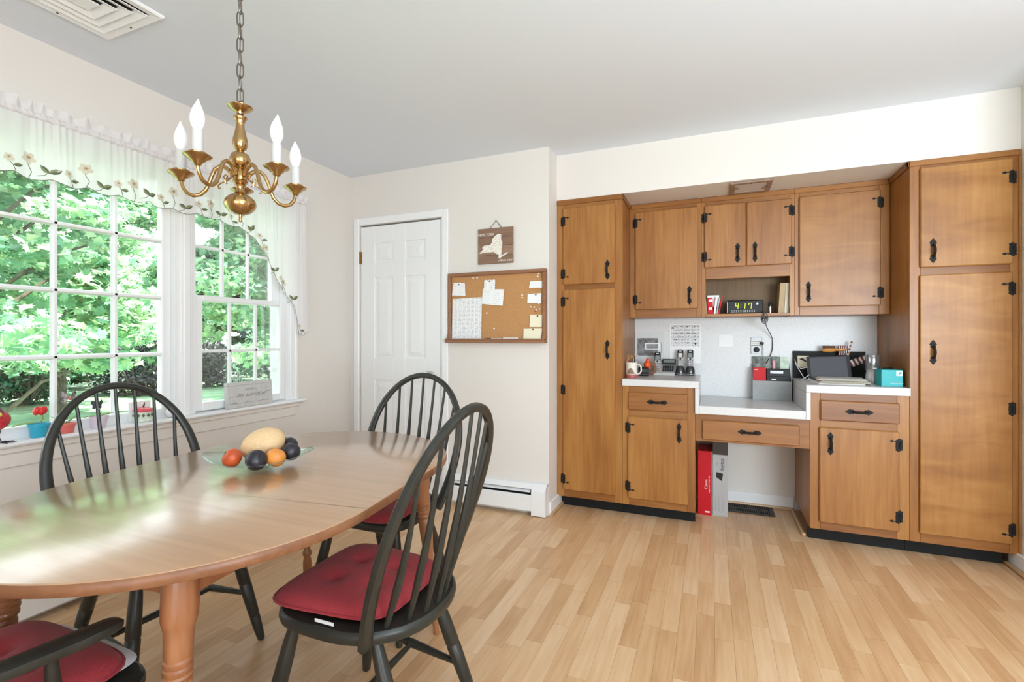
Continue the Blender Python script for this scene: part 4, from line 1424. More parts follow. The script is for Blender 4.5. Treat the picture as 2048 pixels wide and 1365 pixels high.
# ruffled header above the rod pocket, and the pocket itself
vs, fs = [], []
for i in range(ny + 1):
    y = CY0 + (CY1 - CY0) * i / ny
    for j in range(6):
        f = j / 5
        w = (.004 + .016 * f) * math.sin(y * 120 + 2.5 * math.sin(y * 17)) * (.6 + .4 * math.sin(y * 31))
        vs.append((XC + .006 + w + .006 * f, y, 2.106 + .036 * f + .005 * f * math.sin(y * 75 + 1)))
for i in range(ny):
    for j in range(5):
        a = i * 6 + j
        fs.append((a, a + 6, a + 7, a + 1))
part('ruffle', G().add(vs, fs), 'curtain', cur, True)
vs, fs = [], []
for i in range(ny + 1):
    y = CY0 + (CY1 - CY0) * i / ny
    for j in range(9):
        a = -PI / 2 + PI * j / 8
        r = .012 + .0025 * math.sin(y * 300 + j) + .002 * math.sin(y * 131)
        vs.append((XC + r * math.cos(a) + .004, y, 2.094 + r * math.sin(a)))
for i in range(ny):
    for j in range(8):
        a = i * 9 + j
        fs.append((a, a + 9, a + 10, a + 1))
part('rod_pocket', G().add(vs, fs), 'curtain', cur, True)
part('curtain_rod', G().tube([(XC + .002, CY0 - .02, 2.094), (XC + .002, CY1 - .004, 2.094)], .006, 8).tube([(XC + .002, CY1 - .004, 2.094), (XW, CY1 - .002, 2.094)], .005, 8), 'trim', cur, True)
part('edge_stitching', G().tube([cpt(CY0 + (CY1 - CY0) * i / 420, .997, .0025) for i in range(421)], .0013, 5), 'stitch', cur)


def flat_on_cloth(y, z, pts, lift=.003):
    """Outline points (dy, dz) laid on the cloth near (y, z)."""
    out = []
    for dy, dz in pts:
        yy_, zz = y + dy, z + dz
        f = min(1, max(0, (2.082 - zz) / (2.082 - hem(min(CY1, max(CY0, yy_))))))
        out.append((XC + gather(yy_, f) + lift, yy_, zz))
    return out


def motif_flower(y, z, s=1.0, rot=0.0):
    g = G()
    for k in range(5):
        a = rot + k * 2 * PI / 5
        pts = []
        for q in range(8):
            b = 2 * PI * q / 8
            r, w = .014 * s + .012 * s * math.cos(b), .010 * s * math.sin(b)
            pts.append((r * math.cos(a) - w * math.sin(a), r * math.sin(a) + w * math.cos(a)))
        g.add(flat_on_cloth(y, z, pts, .0032 + .0004 * k), [tuple(range(8))])
    fo = part('embroidered_flower', g, 'petal', cur)
    g = G()
    pts = [(.007 * s * math.cos(2 * PI * q / 9), .006 * s * math.sin(2 * PI * q / 9)) for q in range(9)]
    g.add(flat_on_cloth(y, z + .002, pts, .0066), [tuple(range(9))])
    part('flower_centre', g, 'petal_centre', fo)


def motif_leaf(y, z, a, s=1.0):
    c, sn = math.cos(a), math.sin(a)
    for sd, mat in ((1, 'leaf_thread'), (-1, 'leaf_thread_dark')):
        pts = [(0, 0), (.012 * s, sd * .009 * s), (.026 * s, sd * .010 * s), (.042 * s, 0)]
        pts = [(p[0] * c - p[1] * sn, p[0] * sn + p[1] * c) for p in pts]
        part('embroidered_leaf', G().add(flat_on_cloth(y, z, pts), [(0, 1, 2, 3)]), mat, cur)


def motif_vine(pts):
    g = G().tube([Vector(flat_on_cloth(y, z, [(0, 0)], .003)[0]) for y, z in pts], .0011, 5)
    part('embroidered_stem', g, 'stitch', cur)


rnd = random.Random(5)
y = .88
k = 0
while y < 2.47:
    zb = hem(y)
    steep = y > 2.1
    up = .085 if not steep else .075
    if k % 3 == 0:
        motif_flower(y - (.0 if not steep else .02), min(zb + up, 2.0), 1.0, rnd.random())
        motif_vine([(y, zb + .004), (y + .01, zb + .03), (y - .004, zb + up - .02)] if not steep else [(y + .005, zb + .004), (y - .01, zb + .04), (y - .02, zb + up - .02)])
    elif k % 3 == 1:
        motif_leaf(y, zb + .03, rnd.uniform(.4, 1.2), 1.1)
        motif_leaf(y + .004, zb + .028, rnd.uniform(2.0, 2.8), 1.0)
        motif_vine([(y - .035, zb + .008), (y - .01, zb + .018), (y, zb + .03)])
    else:
        motif_flower(y, min(zb + .055, 2.0), .72, rnd.random())
        motif_vine([(y + .02, hem(y + .02) + .003), (y + .012, zb + .03), (y, zb + .045)])
        motif_leaf(y + .012, zb + .03, rnd.uniform(-.3, .4), .8)
    y += .064 if not steep else .05
    k += 1

# ------------------------------------------------------------------ on the wall: wooden sign, cork board with papers and pins
sg = thing('wooden_sign', 'brown plank sign with a cream state outline, hanging above the cork board', 'sign', (-1.377, YD, 1.688))
zz = [1.686, 1.744, 1.808, 1.866, 1.932]
for a, b in zip(zz[:-1], zz[1:]):
    part('plank', G().box(-1.508, -1.246, YD - .021, YD - .006, a + .0006, b - .0006, .0015), 'plank_brown', sg)
part('batten', G().box(-1.48, -1.45, YD - .0065, YD - .001, 1.70, 1.92).box(-1.30, -1.27, YD - .0065, YD - .001, 1.70, 1.92), 'plank_brown', sg)
ny_pts = [(.04, .255), (.10, .255), (.115, .27), (.45, .275), (.475, .25), (.60, .16), (.59, .115), (.575, .085), (.62, .09), (.72, .14), (.86, .225), (.84, .245), (.70, .175), (.66, .15),
          (.665, .25), (.675, .42), (.685, .52), (.685, .58), (.65, .62), (.655, .79), (.62, .80), (.56, .79), (.47, .725), (.40, .64), (.405, .56), (.36, .50), (.28, .485), (.20, .49), (.13, .455), (.115, .41), (.145, .375), (.10, .32), (.05, .285)]
mx0, mz0, mw, mh = -1.502, 1.700, .262, .232
part('state_outline', G().prism([(mx0 + a * mw, mz0 + b * mh) for a, b in ny_pts], YD - .031, YD - .0208, 'xz'), 'map_white', sg)
text('lettering', 'NEW YORK', .023, 'white_ink', sg, face_mtx((-1.446, YD - .0212, 1.888), (1, 0, 0), (0, 0, 1)))
text('lettering', 'i love you', .026, 'white_ink', sg, face_mtx((-1.302, YD - .0212, 1.706), (1, 0, 0), (0, 0, 1)), shear=.3)
part('hanger', G().tube([(-1.425, YD - .012, 1.930), (-1.377, YD - .004, 1.985), (-1.329, YD - .012, 1.930)], .0025, 6), 'chain', sg)
part('nail', G().tube([(-1.377, YD, 1.984), (-1.377, YD - .012, 1.986)], .003, 6), 'steel', sg)

cbx0, cbx1, cbz0, cbz1 = -1.738, -1.006, 1.146, 1.632
cb = thing('cork_board', 'wood-framed cork bulletin board with a narrow ledge, pinned with notes', 'board', ((cbx0 + cbx1) / 2, YD, cbz0))
part('cork_panel', G().box(cbx0 + .012, cbx1 - .012, YD - .014, YD - .002, cbz0 + .01, cbz1 - .01), 'cork', cb)
part('frame_rail', G().box(cbx0, cbx1, YD - .040, YD - .001, cbz1 - .024, cbz1, .003), 'board_frame', cb)
part('frame_stile', G().box(cbx0, cbx0 + .018, YD - .040, YD - .001, cbz0 + .016, cbz1 - .0245, .003), 'board_frame', cb)
part('frame_stile', G().box(cbx1 - .024, cbx1, YD - .040, YD - .001, cbz0 + .016, cbz1 - .0245, .003), 'board_frame', cb)
part('ledge', G().box(cbx0 - .012, cbx1, YD - .066, YD - .001, cbz0 - .006, cbz0 + .015, .003).box(cbx0 - .012, cbx1, YD - .066, YD - .058, cbz0 + .0151, cbz0 + .024, .002), 'board_frame', cb)
part('ledge_bracket', G().prism([(YD - .062, cbz0 + .02), (YD - .04, cbz0 + .06), (YD - .04, cbz0 + .02)], cbx0 + .001, cbx0 + .015, 'yz').prism([(YD - .062, cbz0 + .02), (YD - .04, cbz0 + .06), (YD - .04, cbz0 + .02)], cbx1 - .018, cbx1 - .002, 'yz'), 'board_frame', cb)


def paper(name, label, poly, mat, group='papers on the cork board', y=YD - .016, th=.0012, curl=.006, cat='paper'):
    """A sheet pinned to the board: outline in (x, z), bottom edge curling forward a little."""
    zt, zb = max(p[1] for p in poly), min(p[1] for p in poly)
    f = lambda z: -curl * ((zt - z) / (zt - zb)) ** 2
    n = len(poly)
    vs = [(x, y + f(z), z) for x, z in poly] + [(x, y + f(z) - th, z) for x, z in poly]
    fs = [tuple(range(n)), tuple(range(2 * n - 1, n - 1, -1))] + [(i, i + n, (i + 1) % n + n, (i + 1) % n) for i in range(n)]
    return single(name, G().add(vs, fs), mat, label, cat, group)


paper('note', 'small white note pinned at the top left of the cork board', [(-1.705, 1.567), (-1.614, 1.563), (-1.607, 1.470), (-1.716, 1.477)], 'print_note', cat='note')
paper('printed_list', 'large white printed list in the lower left of the cork board', [(-1.712, 1.452), (-1.480, 1.458), (-1.483, 1.166), (-1.716, 1.170)], 'print_list', cat='list')
paper('note', 'small torn-edge white slip pinned above a larger note, top centre of the cork board',
      [(-1.462, 1.572), (-1.448, 1.578), (-1.434, 1.572), (-1.42, 1.578), (-1.405, 1.572), (-1.392, 1.577), (-1.379, 1.572), (-1.379, 1.505), (-1.462, 1.508)], 'print_note', cat='note')
paper('note', 'medium white handwritten note in the upper middle of the cork board, below a torn slip', [(-1.472, 1.516), (-1.311, 1.506), (-1.319, 1.394), (-1.478, 1.410)], 'print_note', y=YD - .018, cat='note')
paper('note', 'narrow white card at the top right of the cork board', [(-1.122, 1.552), (-1.032, 1.552), (-1.032, 1.506), (-1.129, 1.508)], 'paper', cat='note')
paper('note', 'squarish white card on the right of the cork board, second from the top', [(-1.140, 1.468), (-1.042, 1.471), (-1.042, 1.404), (-1.141, 1.408)], 'paper', cat='note')
paper('note', 'pale yellow note on the right of the cork board above the lowest card', [(-1.122, 1.329), (-1.036, 1.328), (-1.038, 1.246), (-1.126, 1.248)], 'paper_cream', cat='note')
paper('note', 'cream lined card at the bottom right of the cork board', [(-1.168, 1.236), (-1.036, 1.237), (-1.042, 1.166), (-1.168, 1.164)], 'paper_cream', y=YD - .019, cat='note')
single('spiral_strip', G().box(-1.31, -1.20, YD - .045, YD - .038, 1.166, 1.177, .002), 'paper', 'white toothed strip of a spiral pad lying on the ledge of the cork board', 'strip', smooth=False)
mk = thing('marker_pen', 'black and white marker lying on the ledge of the cork board', 'pen', (-1.37, YD - .045, 1.161))
part('cap', G().tube([(-1.435, YD - .045, 1.167), (-1.395, YD - .045, 1.167)], .0065, 10), 'charcoal', mk, True)
part('barrel', G().tube([(-1.395, YD - .045, 1.167), (-1.32, YD - .045, 1.167)], .006, 10), 'white_gloss', mk, True)
pin_me = mesh_of('push_pin', G().lathe([(.0045, 0), (.0045, .002), (.0028, .004), (.0028, .008), (.005, .010), (.005, .012), (0, .0125)], 10, mat=RX), 'white_gloss', True)
pins = [(-1.545, 1.594), (-1.515, 1.594), (-1.060, 1.600), (-1.068, 1.583), (-1.178, 1.462), (-1.178, 1.445), (-1.118, 1.382), (-1.092, 1.379), (-1.078, 1.362), (-1.056, 1.366), (-1.44, 1.346), (-1.385, 1.240), (-1.058, 1.402)]
pin_lab = ['white push pin at the top of the cork, left of a pair', 'white push pin at the top of the cork, right of a pair',
           'white push pin in the top right corner of the cork, upper of two', 'white push pin in the top right corner of the cork, lower of two',
           'white push pin left of the squarish white card, upper of two', 'white push pin left of the squarish white card, lower of two',
           'white push pin in the small cluster above the pale yellow note, leftmost', 'white push pin in the small cluster above the pale yellow note, second from left',
           'white push pin in the small cluster above the pale yellow note, lowest', 'white push pin in the small cluster above the pale yellow note, rightmost',
           'lone white push pin in the bare middle of the cork', 'lone white push pin low in the bare middle of the cork', 'white push pin at the lower corner of the squarish white card']
for (x, z), lab in zip(pins, pin_lab):
    o = inst('push_pin', pin_me, None, (x, YD - .014, z))
    tag(o, lab, 'pin', 'loose push pins in the cork')
for x, z, m_, lab in ((-1.66, 1.552, 'charcoal', 'dark pin holding the small note at the top left of the board'), (-1.418, 1.566, 'dark_red', 'dark red pin holding the torn white slip'),
                      (-1.08, 1.462, 'charcoal', 'dark pin holding the squarish white card'), (-1.068, 1.320, 'charcoal', 'dark pin holding the pale yellow note'),
                      (-1.10, 1.230, 'charcoal', 'dark pin holding the cream card at the bottom right of the board'), (-1.085, 1.352, 'red_toy', 'lone red pin on the right of the cork board')):
    single('push_pin', G().lathe([(.004, 0), (.004, .005), (.005, .008), (0, .009)], 10, (x, YD - .017, z), RX), m_, lab, 'pin', smooth=True)

# ------------------------------------------------------------------ clock shelf
SZ = 1.3365


def book(label, x0, x1, y0, y1, h, cover, pages=None, lean=0.0, group='booklets on the clock shelf', name='book'):
    t = thing(name, label, 'book', ((x0 + x1) / 2, y0, SZ), group=group)
    sh = Matrix(((1, 0, lean, 0), (0, 1, 0, 0), (0, 0, 1, 0), (0, 0, 0, 1)))
    off = Matrix.Translation((x0, y0, 0))
    w = x1 - x0
    part('cover', G().box(0, w * .12, 0, y1 - y0, 0, h).box(w * .88, w, 0, y1 - y0, 0, h).box(w * .12, w * .88, 0, .002, 0, h).tf(off @ sh) if pages else G().box(0, w, 0, y1 - y0, 0, h, .001).tf(off @ sh), cover, t, world=False).location = Vector((-(x0 + x1) / 2, -y0, 0))
    if pages:
        part('pages', G().box(w * .12, w * .88, .002, y1 - y0 - .002, .001, h - .003).tf(off @ sh), pages, t, world=False).location = Vector((-(x0 + x1) / 2, -y0, 0))
    return t


book('tan booklet at the left end of the clock shelf', -.040, -.028, 3.585, 3.70, .108, 'tan_book', 'page_edge', -.10)
book('thick red book with white blocks on its spine left of the clock', -.026, .008, 3.575, 3.70, .112, 'red', 'page_edge', -.04)
book('white booklet standing next to the thick red book', .010, .022, 3.575, 3.70, .118, 'paper', 'paper', .12)
book('grey-mauve booklet leaning between a white and a red booklet', .026, .034, 3.580, 3.70, .112, 'silver_card', 'paper', .16)
bk = book('thin red booklet leaning towards the clock', .038, .046, 3.575, 3.70, .118, 'red', 'paper', .18)
for z0, z1 in ((SZ + .085, SZ + .102), (SZ + .03, SZ + .045)):
    single('spine_label', G().box(-.020, .002, 3.5742, 3.5748, z0, z1), 'paper', 'white block printed on the red spine, %s' % ('upper' if z0 > SZ + .05 else 'lower'), 'label')
single('envelope', G().box(-.030, .045, 3.60, 3.602, SZ + .112, SZ + .130).box(-.025, .04, 3.603, 3.605, SZ + .05, SZ + .126), 'paper', 'white paper lying across the tops of the booklets on the clock shelf', 'paper')

ck = thing('clock_radio', 'black digital clock radio showing 4:17 on the open shelf', 'clock', (.20, 3.60, SZ))
part('body', G().box(.095, .315, 3.60, 3.74, SZ, SZ + .092, .006), 'charcoal', ck)
part('front_panel', G().box(.100, .292, 3.5965, 3.60, SZ + .006, SZ + .086, .001), 'charcoal', ck)
part('side_trim', G().box(.095, .098, 3.597, 3.602, SZ + .006, SZ + .08), 'silver', ck)
SEG = {'4': 'fgbc', '1': 'bc', '7': 'fabc'}


def digit(chx, x, z, w=.020, h=.038, s=.0042):
    g = G()
    y0, y1 = 3.5952, 3.5964
    sk = lambda p, q: (x + p + (q - h / 2) * .10, z + q)
    box = lambda a, b, c, d_: g.prism([sk(a, c), sk(b, c), sk(b, d_), sk(a, d_)], y0, y1, 'xz')
    if chx == '4':
        box(0, s, h / 2, h)
        box(0, w, h / 2 - s / 2, h / 2 + s / 2)
        box(w - s, w, 0, h)
    if chx == '1':
        box(w - s, w, 0, h)
    if chx == '7':
        box(0, w, h - s, h)
        box(w - s, w, 0, h)
        box(0, s, h * .68, h)
    if chx == ':':
        box(0, s, h * .25, h * .25 + s)
        box(0, s, h * .62, h * .62 + s)
    return g


for c_, x in (('4', .145), (':', .176), ('1', .187), ('7', .225)):
    part('lit_digit', digit(c_, x, SZ + .034), 'digits', ck)
g = G()
for r in range(2):
    for i in range(11):
        g.box(.122 + i * .0135, .129 + i * .0135, 3.5955, 3.5968, SZ + .012 + r * .009, SZ + .0145 + r * .009)
part('printed_scale', g, 'white_ink', ck)
part('knob', G().lathe([(.008, 0), (.008, .003), (.006, .005), (0, .005)], 16, (.278, 3.597, SZ + .066), RX), 'silver', ck, True)

fl = thing('flashlight', 'small black and silver flashlight standing between the clock and the tan book', 'flashlight', (.356, 3.61, SZ))
part('barrel', G().lathe([(.0085, 0), (.0085, .046), (0, .046)], 14, (.356, 3.61, SZ)), 'steel', fl, True)
part('head', G().lathe([(.012, .046), (.0135, .05), (.0135, .062), (.010, .066), (.006, .070), (.006, .082), (0, .083)], 14, (.356, 3.61, SZ)), 'charcoal', fl, True)
book('tan leather-bound book at the right end of the clock shelf', .400, .432, 3.585, 3.72, .196, 'tan_book', 'page_edge', .06, name='book')
book('cream thick notebook between a tan book and a thin white folder', .434, .452, 3.580, 3.73, .194, 'page_edge', 'paper', .05)
book('thin white folder against the right side of the clock shelf', .457, .4605, 3.575, 3.73, .200, 'paper', None, .035)

# cord of the clock, hanging in front of the backsplash
cd = thing('clock_cable', 'black clock cord looped over the shelf edge and hanging by the outlet', 'cord', (.37, 3.77, .95))
pt_ = lambda px: px
cord = [(.300, 3.66, 1.345), (.310, 3.56, 1.342), (.312, 3.530, 1.335), (.314, 3.532, 1.300), (.325, 3.60, 1.275), (.345, 3.68, 1.24), (.372, 3.74, 1.195), (.386, 3.765, 1.165), (.385, 3.77, 1.10), (.375, 3.765, 1.06), (.345, 3.74, 1.00)]
part('cable', G().tube(cord, .0028, 6), 'cable_black', cd, True)
for q in range(3):
    a0 = q * .55
    part('coil', G().tube([(.316 + .020 * math.cos(t_) * (1 - .25 * q), 3.540 + .012 * q, 1.302 + .034 * math.sin(t_) + .008 * q) for t_ in np.linspace(a0, a0 + 2 * PI, 22)], .0024, 6), 'cable_black', cd, True)
part('cord_tie', G().tube([(.302, 3.545, 1.302), (.330, 3.545, 1.304)], .005, 8), 'cable_black', cd, True)

# ------------------------------------------------------------------ backsplash: papers, note, outlet
YS = YB - .0105
o = thing('photo_folder', 'pale folder with a grey photo at the left end of the backsplash', 'folder', (-.44, YS, .95))
part('sheet', G().box(-.543, -.334, YS - .003, YS - .001, .93, 1.216), 'folder', o)
part('photo', G().box(-.525, -.375, YS - .004, YS - .003, 1.04, 1.172), 'photo_grey', o)
part('ticket', G().box(-.468, -.362, YS - .006, YS - .0045, 1.086, 1.136), 'paper', o)
part('ticket_picture', G().box(-.460, -.372, YS - .0068, YS - .006, 1.095, 1.128), 'photo_grey', o)
part('ribbon', G().box(-.352, -.348, YS - .0036, YS - .003, 1.06, 1.14), 'grey_ink', o)
o = thing('printed_schedule', 'white printed schedule sheet taped to the backsplash above the handsets', 'sheet', (-.182, YS, .99))
part('sheet', G().box(-.289, -.075, YS - .0016, YS - .0006, .990, 1.276), 'paper', o)
pg = part('printed_table', G().box(-.281, -.083, YS - .0020, YS - .0016, 1.115, 1.268), 'print_calendar', o)
part('emblem', G().prism([(-.280, 1.243), (-.258, 1.243), (-.262, 1.250), (-.269, 1.256), (-.276, 1.250)], YS - .0026, YS - .002, 'xz').prism([(-.115, 1.125), (-.107, 1.125), (-.104, 1.135), (-.112, 1.142), (-.119, 1.135)], YS - .0026, YS - .002, 'xz'), 'charcoal', o)
for z in (1.264, 1.232, 1.202, 1.173):
    part('heading_rule', G().box(-.281, -.083, YS - .0024, YS - .0019, z, z + .0022), 'grey_ink', o)
for x in (-.232, -.185, -.135):
    part('column_rule', G().box(x, x + .0012, YS - .0024, YS - .0019, 1.12, 1.262), 'grey_ink', o)
o = thing('note', 'small white note taped to the middle of the backsplash', 'note', (.092, YS, 1.112))
part('sheet', G().box(.047, .137, YS - .0014, YS - .0004, 1.112, 1.198), 'paper', o)
for k, (a, b) in enumerate(((.058, .085), (.070, .118), (.058, .105), (.075, .120))):
    part('handwriting', G().box(a, b, YS - .0018, YS - .0014, 1.180 - k * .014, 1.1815 - k * .014), 'grey_ink', o)

ol = thing('wall_outlet', 'grey metal outlet plate with a plug strip and a round socket on the backsplash', 'outlet', (.286, YS, 1.062))
part('upper_plate', G().box(.252, .322, YS - .006, YS, 1.150, 1.180, .002), 'plate_grey', ol)
part('plug_strip', G().box(.251, .323, YS - .014, YS, 1.122, 1.149, .003), 'socket', ol)
part('lower_plate', G().box(.252, .322, YS - .006, YS, 1.062, 1.121, .002), 'plate_grey', ol)
part('round_socket', G().lathe([(.019, 0), (.019, .006), (.016, .008), (0, .007)], 20, (.287, YS - .006, 1.092), RX), 'charcoal', ol, True)
for k in range(3):
    part('slot', G().box(.260 + k * .014, .262 + k * .014, YS - .0145, YS - .014, 1.130, 1.140), 'void', ol)
pl = thing('power_plug', 'black plug with a thin lead in the outlet strip', 'plug', (.320, YS - .02, 1.12))
part('plug_body', G().box(.308, .330, YS - .040, YS - .0145, 1.128, 1.146, .004), 'charcoal', pl)
part('lead', G().tube([(.322, YS - .03, 1.128), (.326, YS - .03, 1.09), (.325, YS - .028, 1.03), (.330, YS - .024, .96)], .0018, 6), 'cable_black', pl, True)

# ------------------------------------------------------------------ left worktop: mug of pencils, orange tool, telephones
CZ = .9055
mc = Vector((-.5035, 3.335, CZ))
mg = thing('mug', 'cream mug with a brown bird picture and red base holding pencils', 'mug', mc)
part('body', G().lathe([(.034, .002), (.037, .0), (.0375, .012), (.0375, .102), (.0355, .104), (.0345, .100), (.0345, .010), (0, .008)], 28), 'map_white', mg, True, world=False)
part('red_band', G().lathe([(.0381, .0), (.0381, .024), (.0372, .0245)], 28), 'band_red', mg, True, world=False)
part('bird_picture', G().add([(.0384 * math.sin(a) * 1.0, -.0384 * math.cos(a), .028 + (.040 * math.sin(PI * (a + .75) / 1.5) if i else 0)) for i in (0, 1) for a in np.linspace(-.75, .75, 12)],
     [(k, k + 1, k + 13, k + 12) for k in range(11)]), 'plank_brown', mg, world=False)
part('handle', G().tube([(.035, 0, .085), (.052, -.004, .090), (.064, -.006, .075), (.066, -.006, .050), (.056, -.005, .030), (.036, 0, .026)], .0052, 10), 'map_white', mg, True, world=False)
pcol = [('pink', 'pink_pot'), ('white', 'white_gloss'), ('brown', 'plank_brown'), ('orange', 'apricot'), ('grey', 'silver'), ('red', 'red'), ('striped brown', 'stem'), ('black', 'charcoal')]
for k, (nm, m_) in enumerate(pcol):
    a = k * 2 * PI / 8 + .3
    b = Vector((mc.x + .012 * math.cos(a), mc.y + .012 * math.sin(a), CZ + .012))
    tp = Vector((mc.x + .030 * math.cos(a), mc.y + .030 * math.sin(a), CZ + .125 + .012 * ((k * 5) % 4)))
    t = thing('pencil', '%s pencil standing in the cream mug' % nm, 'pencil', b, group='pencils in the mug')
    part('barrel', G().tube([b, b.lerp(tp, .9)], .0032, 6), m_, t)
    part('tip', G().tube([b.lerp(tp, .9), tp], [.0032, .0008], 6), 'brush_wood', t)

og = thing('string_trimmer_spool', 'orange and black plastic reel with red cord behind the mug', 'reel', (-.435, 3.56, CZ))
part('orange_housing', G().ball((-.428, 3.575, CZ + .075), (.026, .028, .030), 16, 10).ball((-.424, 3.58, CZ + .105), (.016, .016, .018), 12, 8).box(-.445, -.405, 3.565, 3.595, CZ + .04, CZ + .07, .006), 'orange', og, True)
part('black_base', G().lathe([(.034, 0), (.038, .006), (.038, .052), (.030, .062), (0, .062)], 18, (-.449, 3.545, CZ)), 'charcoal', og, True)
for k in range(4):
    part('rib', G().tube([(-.449 + .0388 * math.cos(a), 3.545 + .0388 * math.sin(a), CZ + .012 + k * .010) for a in np.linspace(0, 2 * PI, 22, endpoint=False)], .0016, 5, closed=True), 'keys', og)
for k in range(5):
    r = .026 + k * .0042
    part('cord_coil', G().tube([(-.402 + r * .78 * math.cos(a), 3.60 + .004 * k, CZ + .048 + r * math.sin(a)) for a in np.linspace(0, 2 * PI, 26, endpoint=False)], .0022, 5, closed=True), 'board_frame', og)


def handset(parent, x, y, z, lean, w=.040, h=.150, screen='lcd', low=0.0):
    """Cordless handset standing upright, leaning back."""
    sh = Matrix.Translation((x, y, z)) @ Matrix.Rotation(-lean, 4, 'X')
    g = G().box(-w / 2, w / 2, -.012, .012, 0, h * .62, .006)
    hb = part('handset_body', g.tf(sh), 'silver', parent)
    part('handset_head', G().box(-w / 2, w / 2, -.0125, .0125, h * .60, h, .008).tf(sh), 'charcoal', parent)
    part('handset_screen', G().box(-w * .36, w * .36, -.0140, -.0125, h * .62, h * .82).tf(sh), screen, parent)
    part('earpiece', G().box(-w * .22, w * .22, -.0140, -.0125, h * .90, h * .94).tf(sh), 'silver', parent)
    k_ = G()
    for r in range(5):
        for c in range(3):
            k_.box(-.015 + c * .011, -.007 + c * .011, -.0135, -.012, h * .10 + r * .0125, h * .10 + r * .0125 + .008)
    part('handset_keys', k_.tf(sh), 'keys', parent)
    part('navigation_key', G().lathe([(.007, 0), (.006, .002), (0, .002)], 12, (0, -.012, h * .54), RX).tf(sh), 'charcoal', parent, True)


ph = thing('telephone', 'grey corded-base telephone with keypad and an upright handset at its left', 'telephone', (-.316, 3.64, CZ))
px0, px1 = -.392, -.245
part('base', G().prism([(3.615, CZ), (3.735, CZ), (3.735, CZ + .095), (3.700, CZ + .105), (3.62, CZ + .018)], px0, px1, 'yz'), 'silver', ph)
slope = Matrix.Translation((0, 3.62, CZ + .0185)) @ Matrix.Rotation(math.atan2(.087, .080), 4, 'X')
part('keypad_panel', G().box(-.332, px1 + .006, .010, .070, 0, .003, .001).tf(slope), 'keys', ph)
g = G()
for r in range(4):
    for c in range(5):
        g.box(-.327 + c * .0155, -.327 + c * .0155 + .011, .013 + r * .013, .022 + r * .013, .003, .006)
part('keypad', g.tf(slope), 'charcoal', ph)
part('display_hood', G().box(-.334, px1 + .004, .074, .120, .001, .016, .004).tf(slope), 'charcoal', ph)
part('display', G().box(-.326, px1 - .004, .082, .108, .016, .0172).tf(slope), 'lcd', ph)
handset(ph, -.366, 3.640, CZ + .014, .22, .042, .155, 'lcd')
for x, lab, s_ in ((-.211, 'black handset cradle with a pale-screened cordless handset next to the telephone', 'lcd_light'), (-.144, 'black handset cradle with a grey-screened cordless handset at the end of the worktop', 'lcd')):
    hs = thing('cordless_phone', lab, 'telephone', (x, 3.70, CZ), group='cordless handsets in cradles')
    part('cradle', G().rings([[(x + .031 * f * math.cos(a), 3.70 + .034 * f * math.sin(a), z) for a in np.linspace(0, 2 * PI, 24, endpoint=False)] for f, z in ((1, CZ), (1.05, CZ + .012), (1.0, CZ + .040), (.8, CZ + .060), (.6, CZ + .066))]), 'smoke_glass', hs, True)
    part('cradle_rim', G().tube([(x + .0325 * math.cos(a), 3.70 + .0355 * math.sin(a), CZ + .010) for a in np.linspace(0, 2 * PI, 24, endpoint=False)], .0022, 6, closed=True), 'silver', hs, True)
    handset(hs, x, 3.695, CZ + .035, .16, .040, .150, s_)

# ------------------------------------------------------------------ low desk top: grey file box
DZ_ = .7555
gb = thing('file_box', 'grey open file box standing against the backsplash on the low desk top', 'box', (.37, 3.66, DZ_))
bx0, bx1, by0, by1 = .256, .487, 3.660, 3.772
part('front_board', G().box(bx0, bx1, by0, by0 + .003, DZ_, DZ_ + .130), 'grey_box', gb)
part('back_board', G().box(bx0, bx1, by1 - .003, by1, DZ_, DZ_ + .24), 'grey_box', gb)
for x in (bx0, bx1 - .003):
    part('side_board', G().prism([(by0 + .003, DZ_), (by1 - .003, DZ_), (by1 - .003, DZ_ + .24), (by0 + .003, DZ_ + .13)], x, x + .003, 'yz'), 'grey_box', gb)
part('bottom_board', G().box(bx0 + .003, bx1 - .003, by0 + .003, by1 - .003, DZ_, DZ_ + .003), 'grey_box', gb)
single('patterned_folder', G().box(.262, .430, 3.752, 3.764, DZ_ + .004, 1.046), pbr('green_grey_print', (.16, .18, .16), .6, noise=.9, nscale=34), 'dark green and white patterned folder at the back of the grey file box', 'folder')
single('plastic_sleeve', G().box(.430, .482, 3.748, 3.762, DZ_ + .004, 1.040), pbr('pale_green_sleeve', (.45, .56, .42), .4, noise=.3, nscale=30), 'pale green sleeve at the right back of the grey file box', 'sleeve')
single('pink_highlighter', G().tube([(.392, 3.738, DZ_ + .006), (.390, 3.742, 1.020)], .010, 12), pbr('pale_pink', (.74, .38, .42), .4), 'pale pink marker standing in the grey file box', 'pen', smooth=True)
rc = thing('red_card_box', 'small bright red box in the front left of the grey file box', 'box', (.297, 3.672, DZ_ + .004))
part('body', G().box(.258, .336, 3.666, 3.690, DZ_ + .004, .974, .001), 'red', rc)
part('printed_mark', G().box(.268, .286, 3.6652, 3.666, .958, .963), 'white_ink', rc)
bd_ = thing('black_device', 'black boxy device with a pale label in the grey file box', 'device', (.408, 3.68, DZ_ + .004))
part('body', G().box(.338, .478, 3.667, 3.735, DZ_ + .004, .966, .004), 'charcoal', bd_)
part('label_plate', G().box(.362, .438, 3.6655, 3.667, .936, .954), 'lcd_light', bd_)
part('slot_line', G().box(.345, .472, 3.6660, 3.667, .915, .918), 'void', bd_)
part('printed_mark', G().box(.370, .398, 3.6655, 3.667, .894, .901), 'silver', bd_)

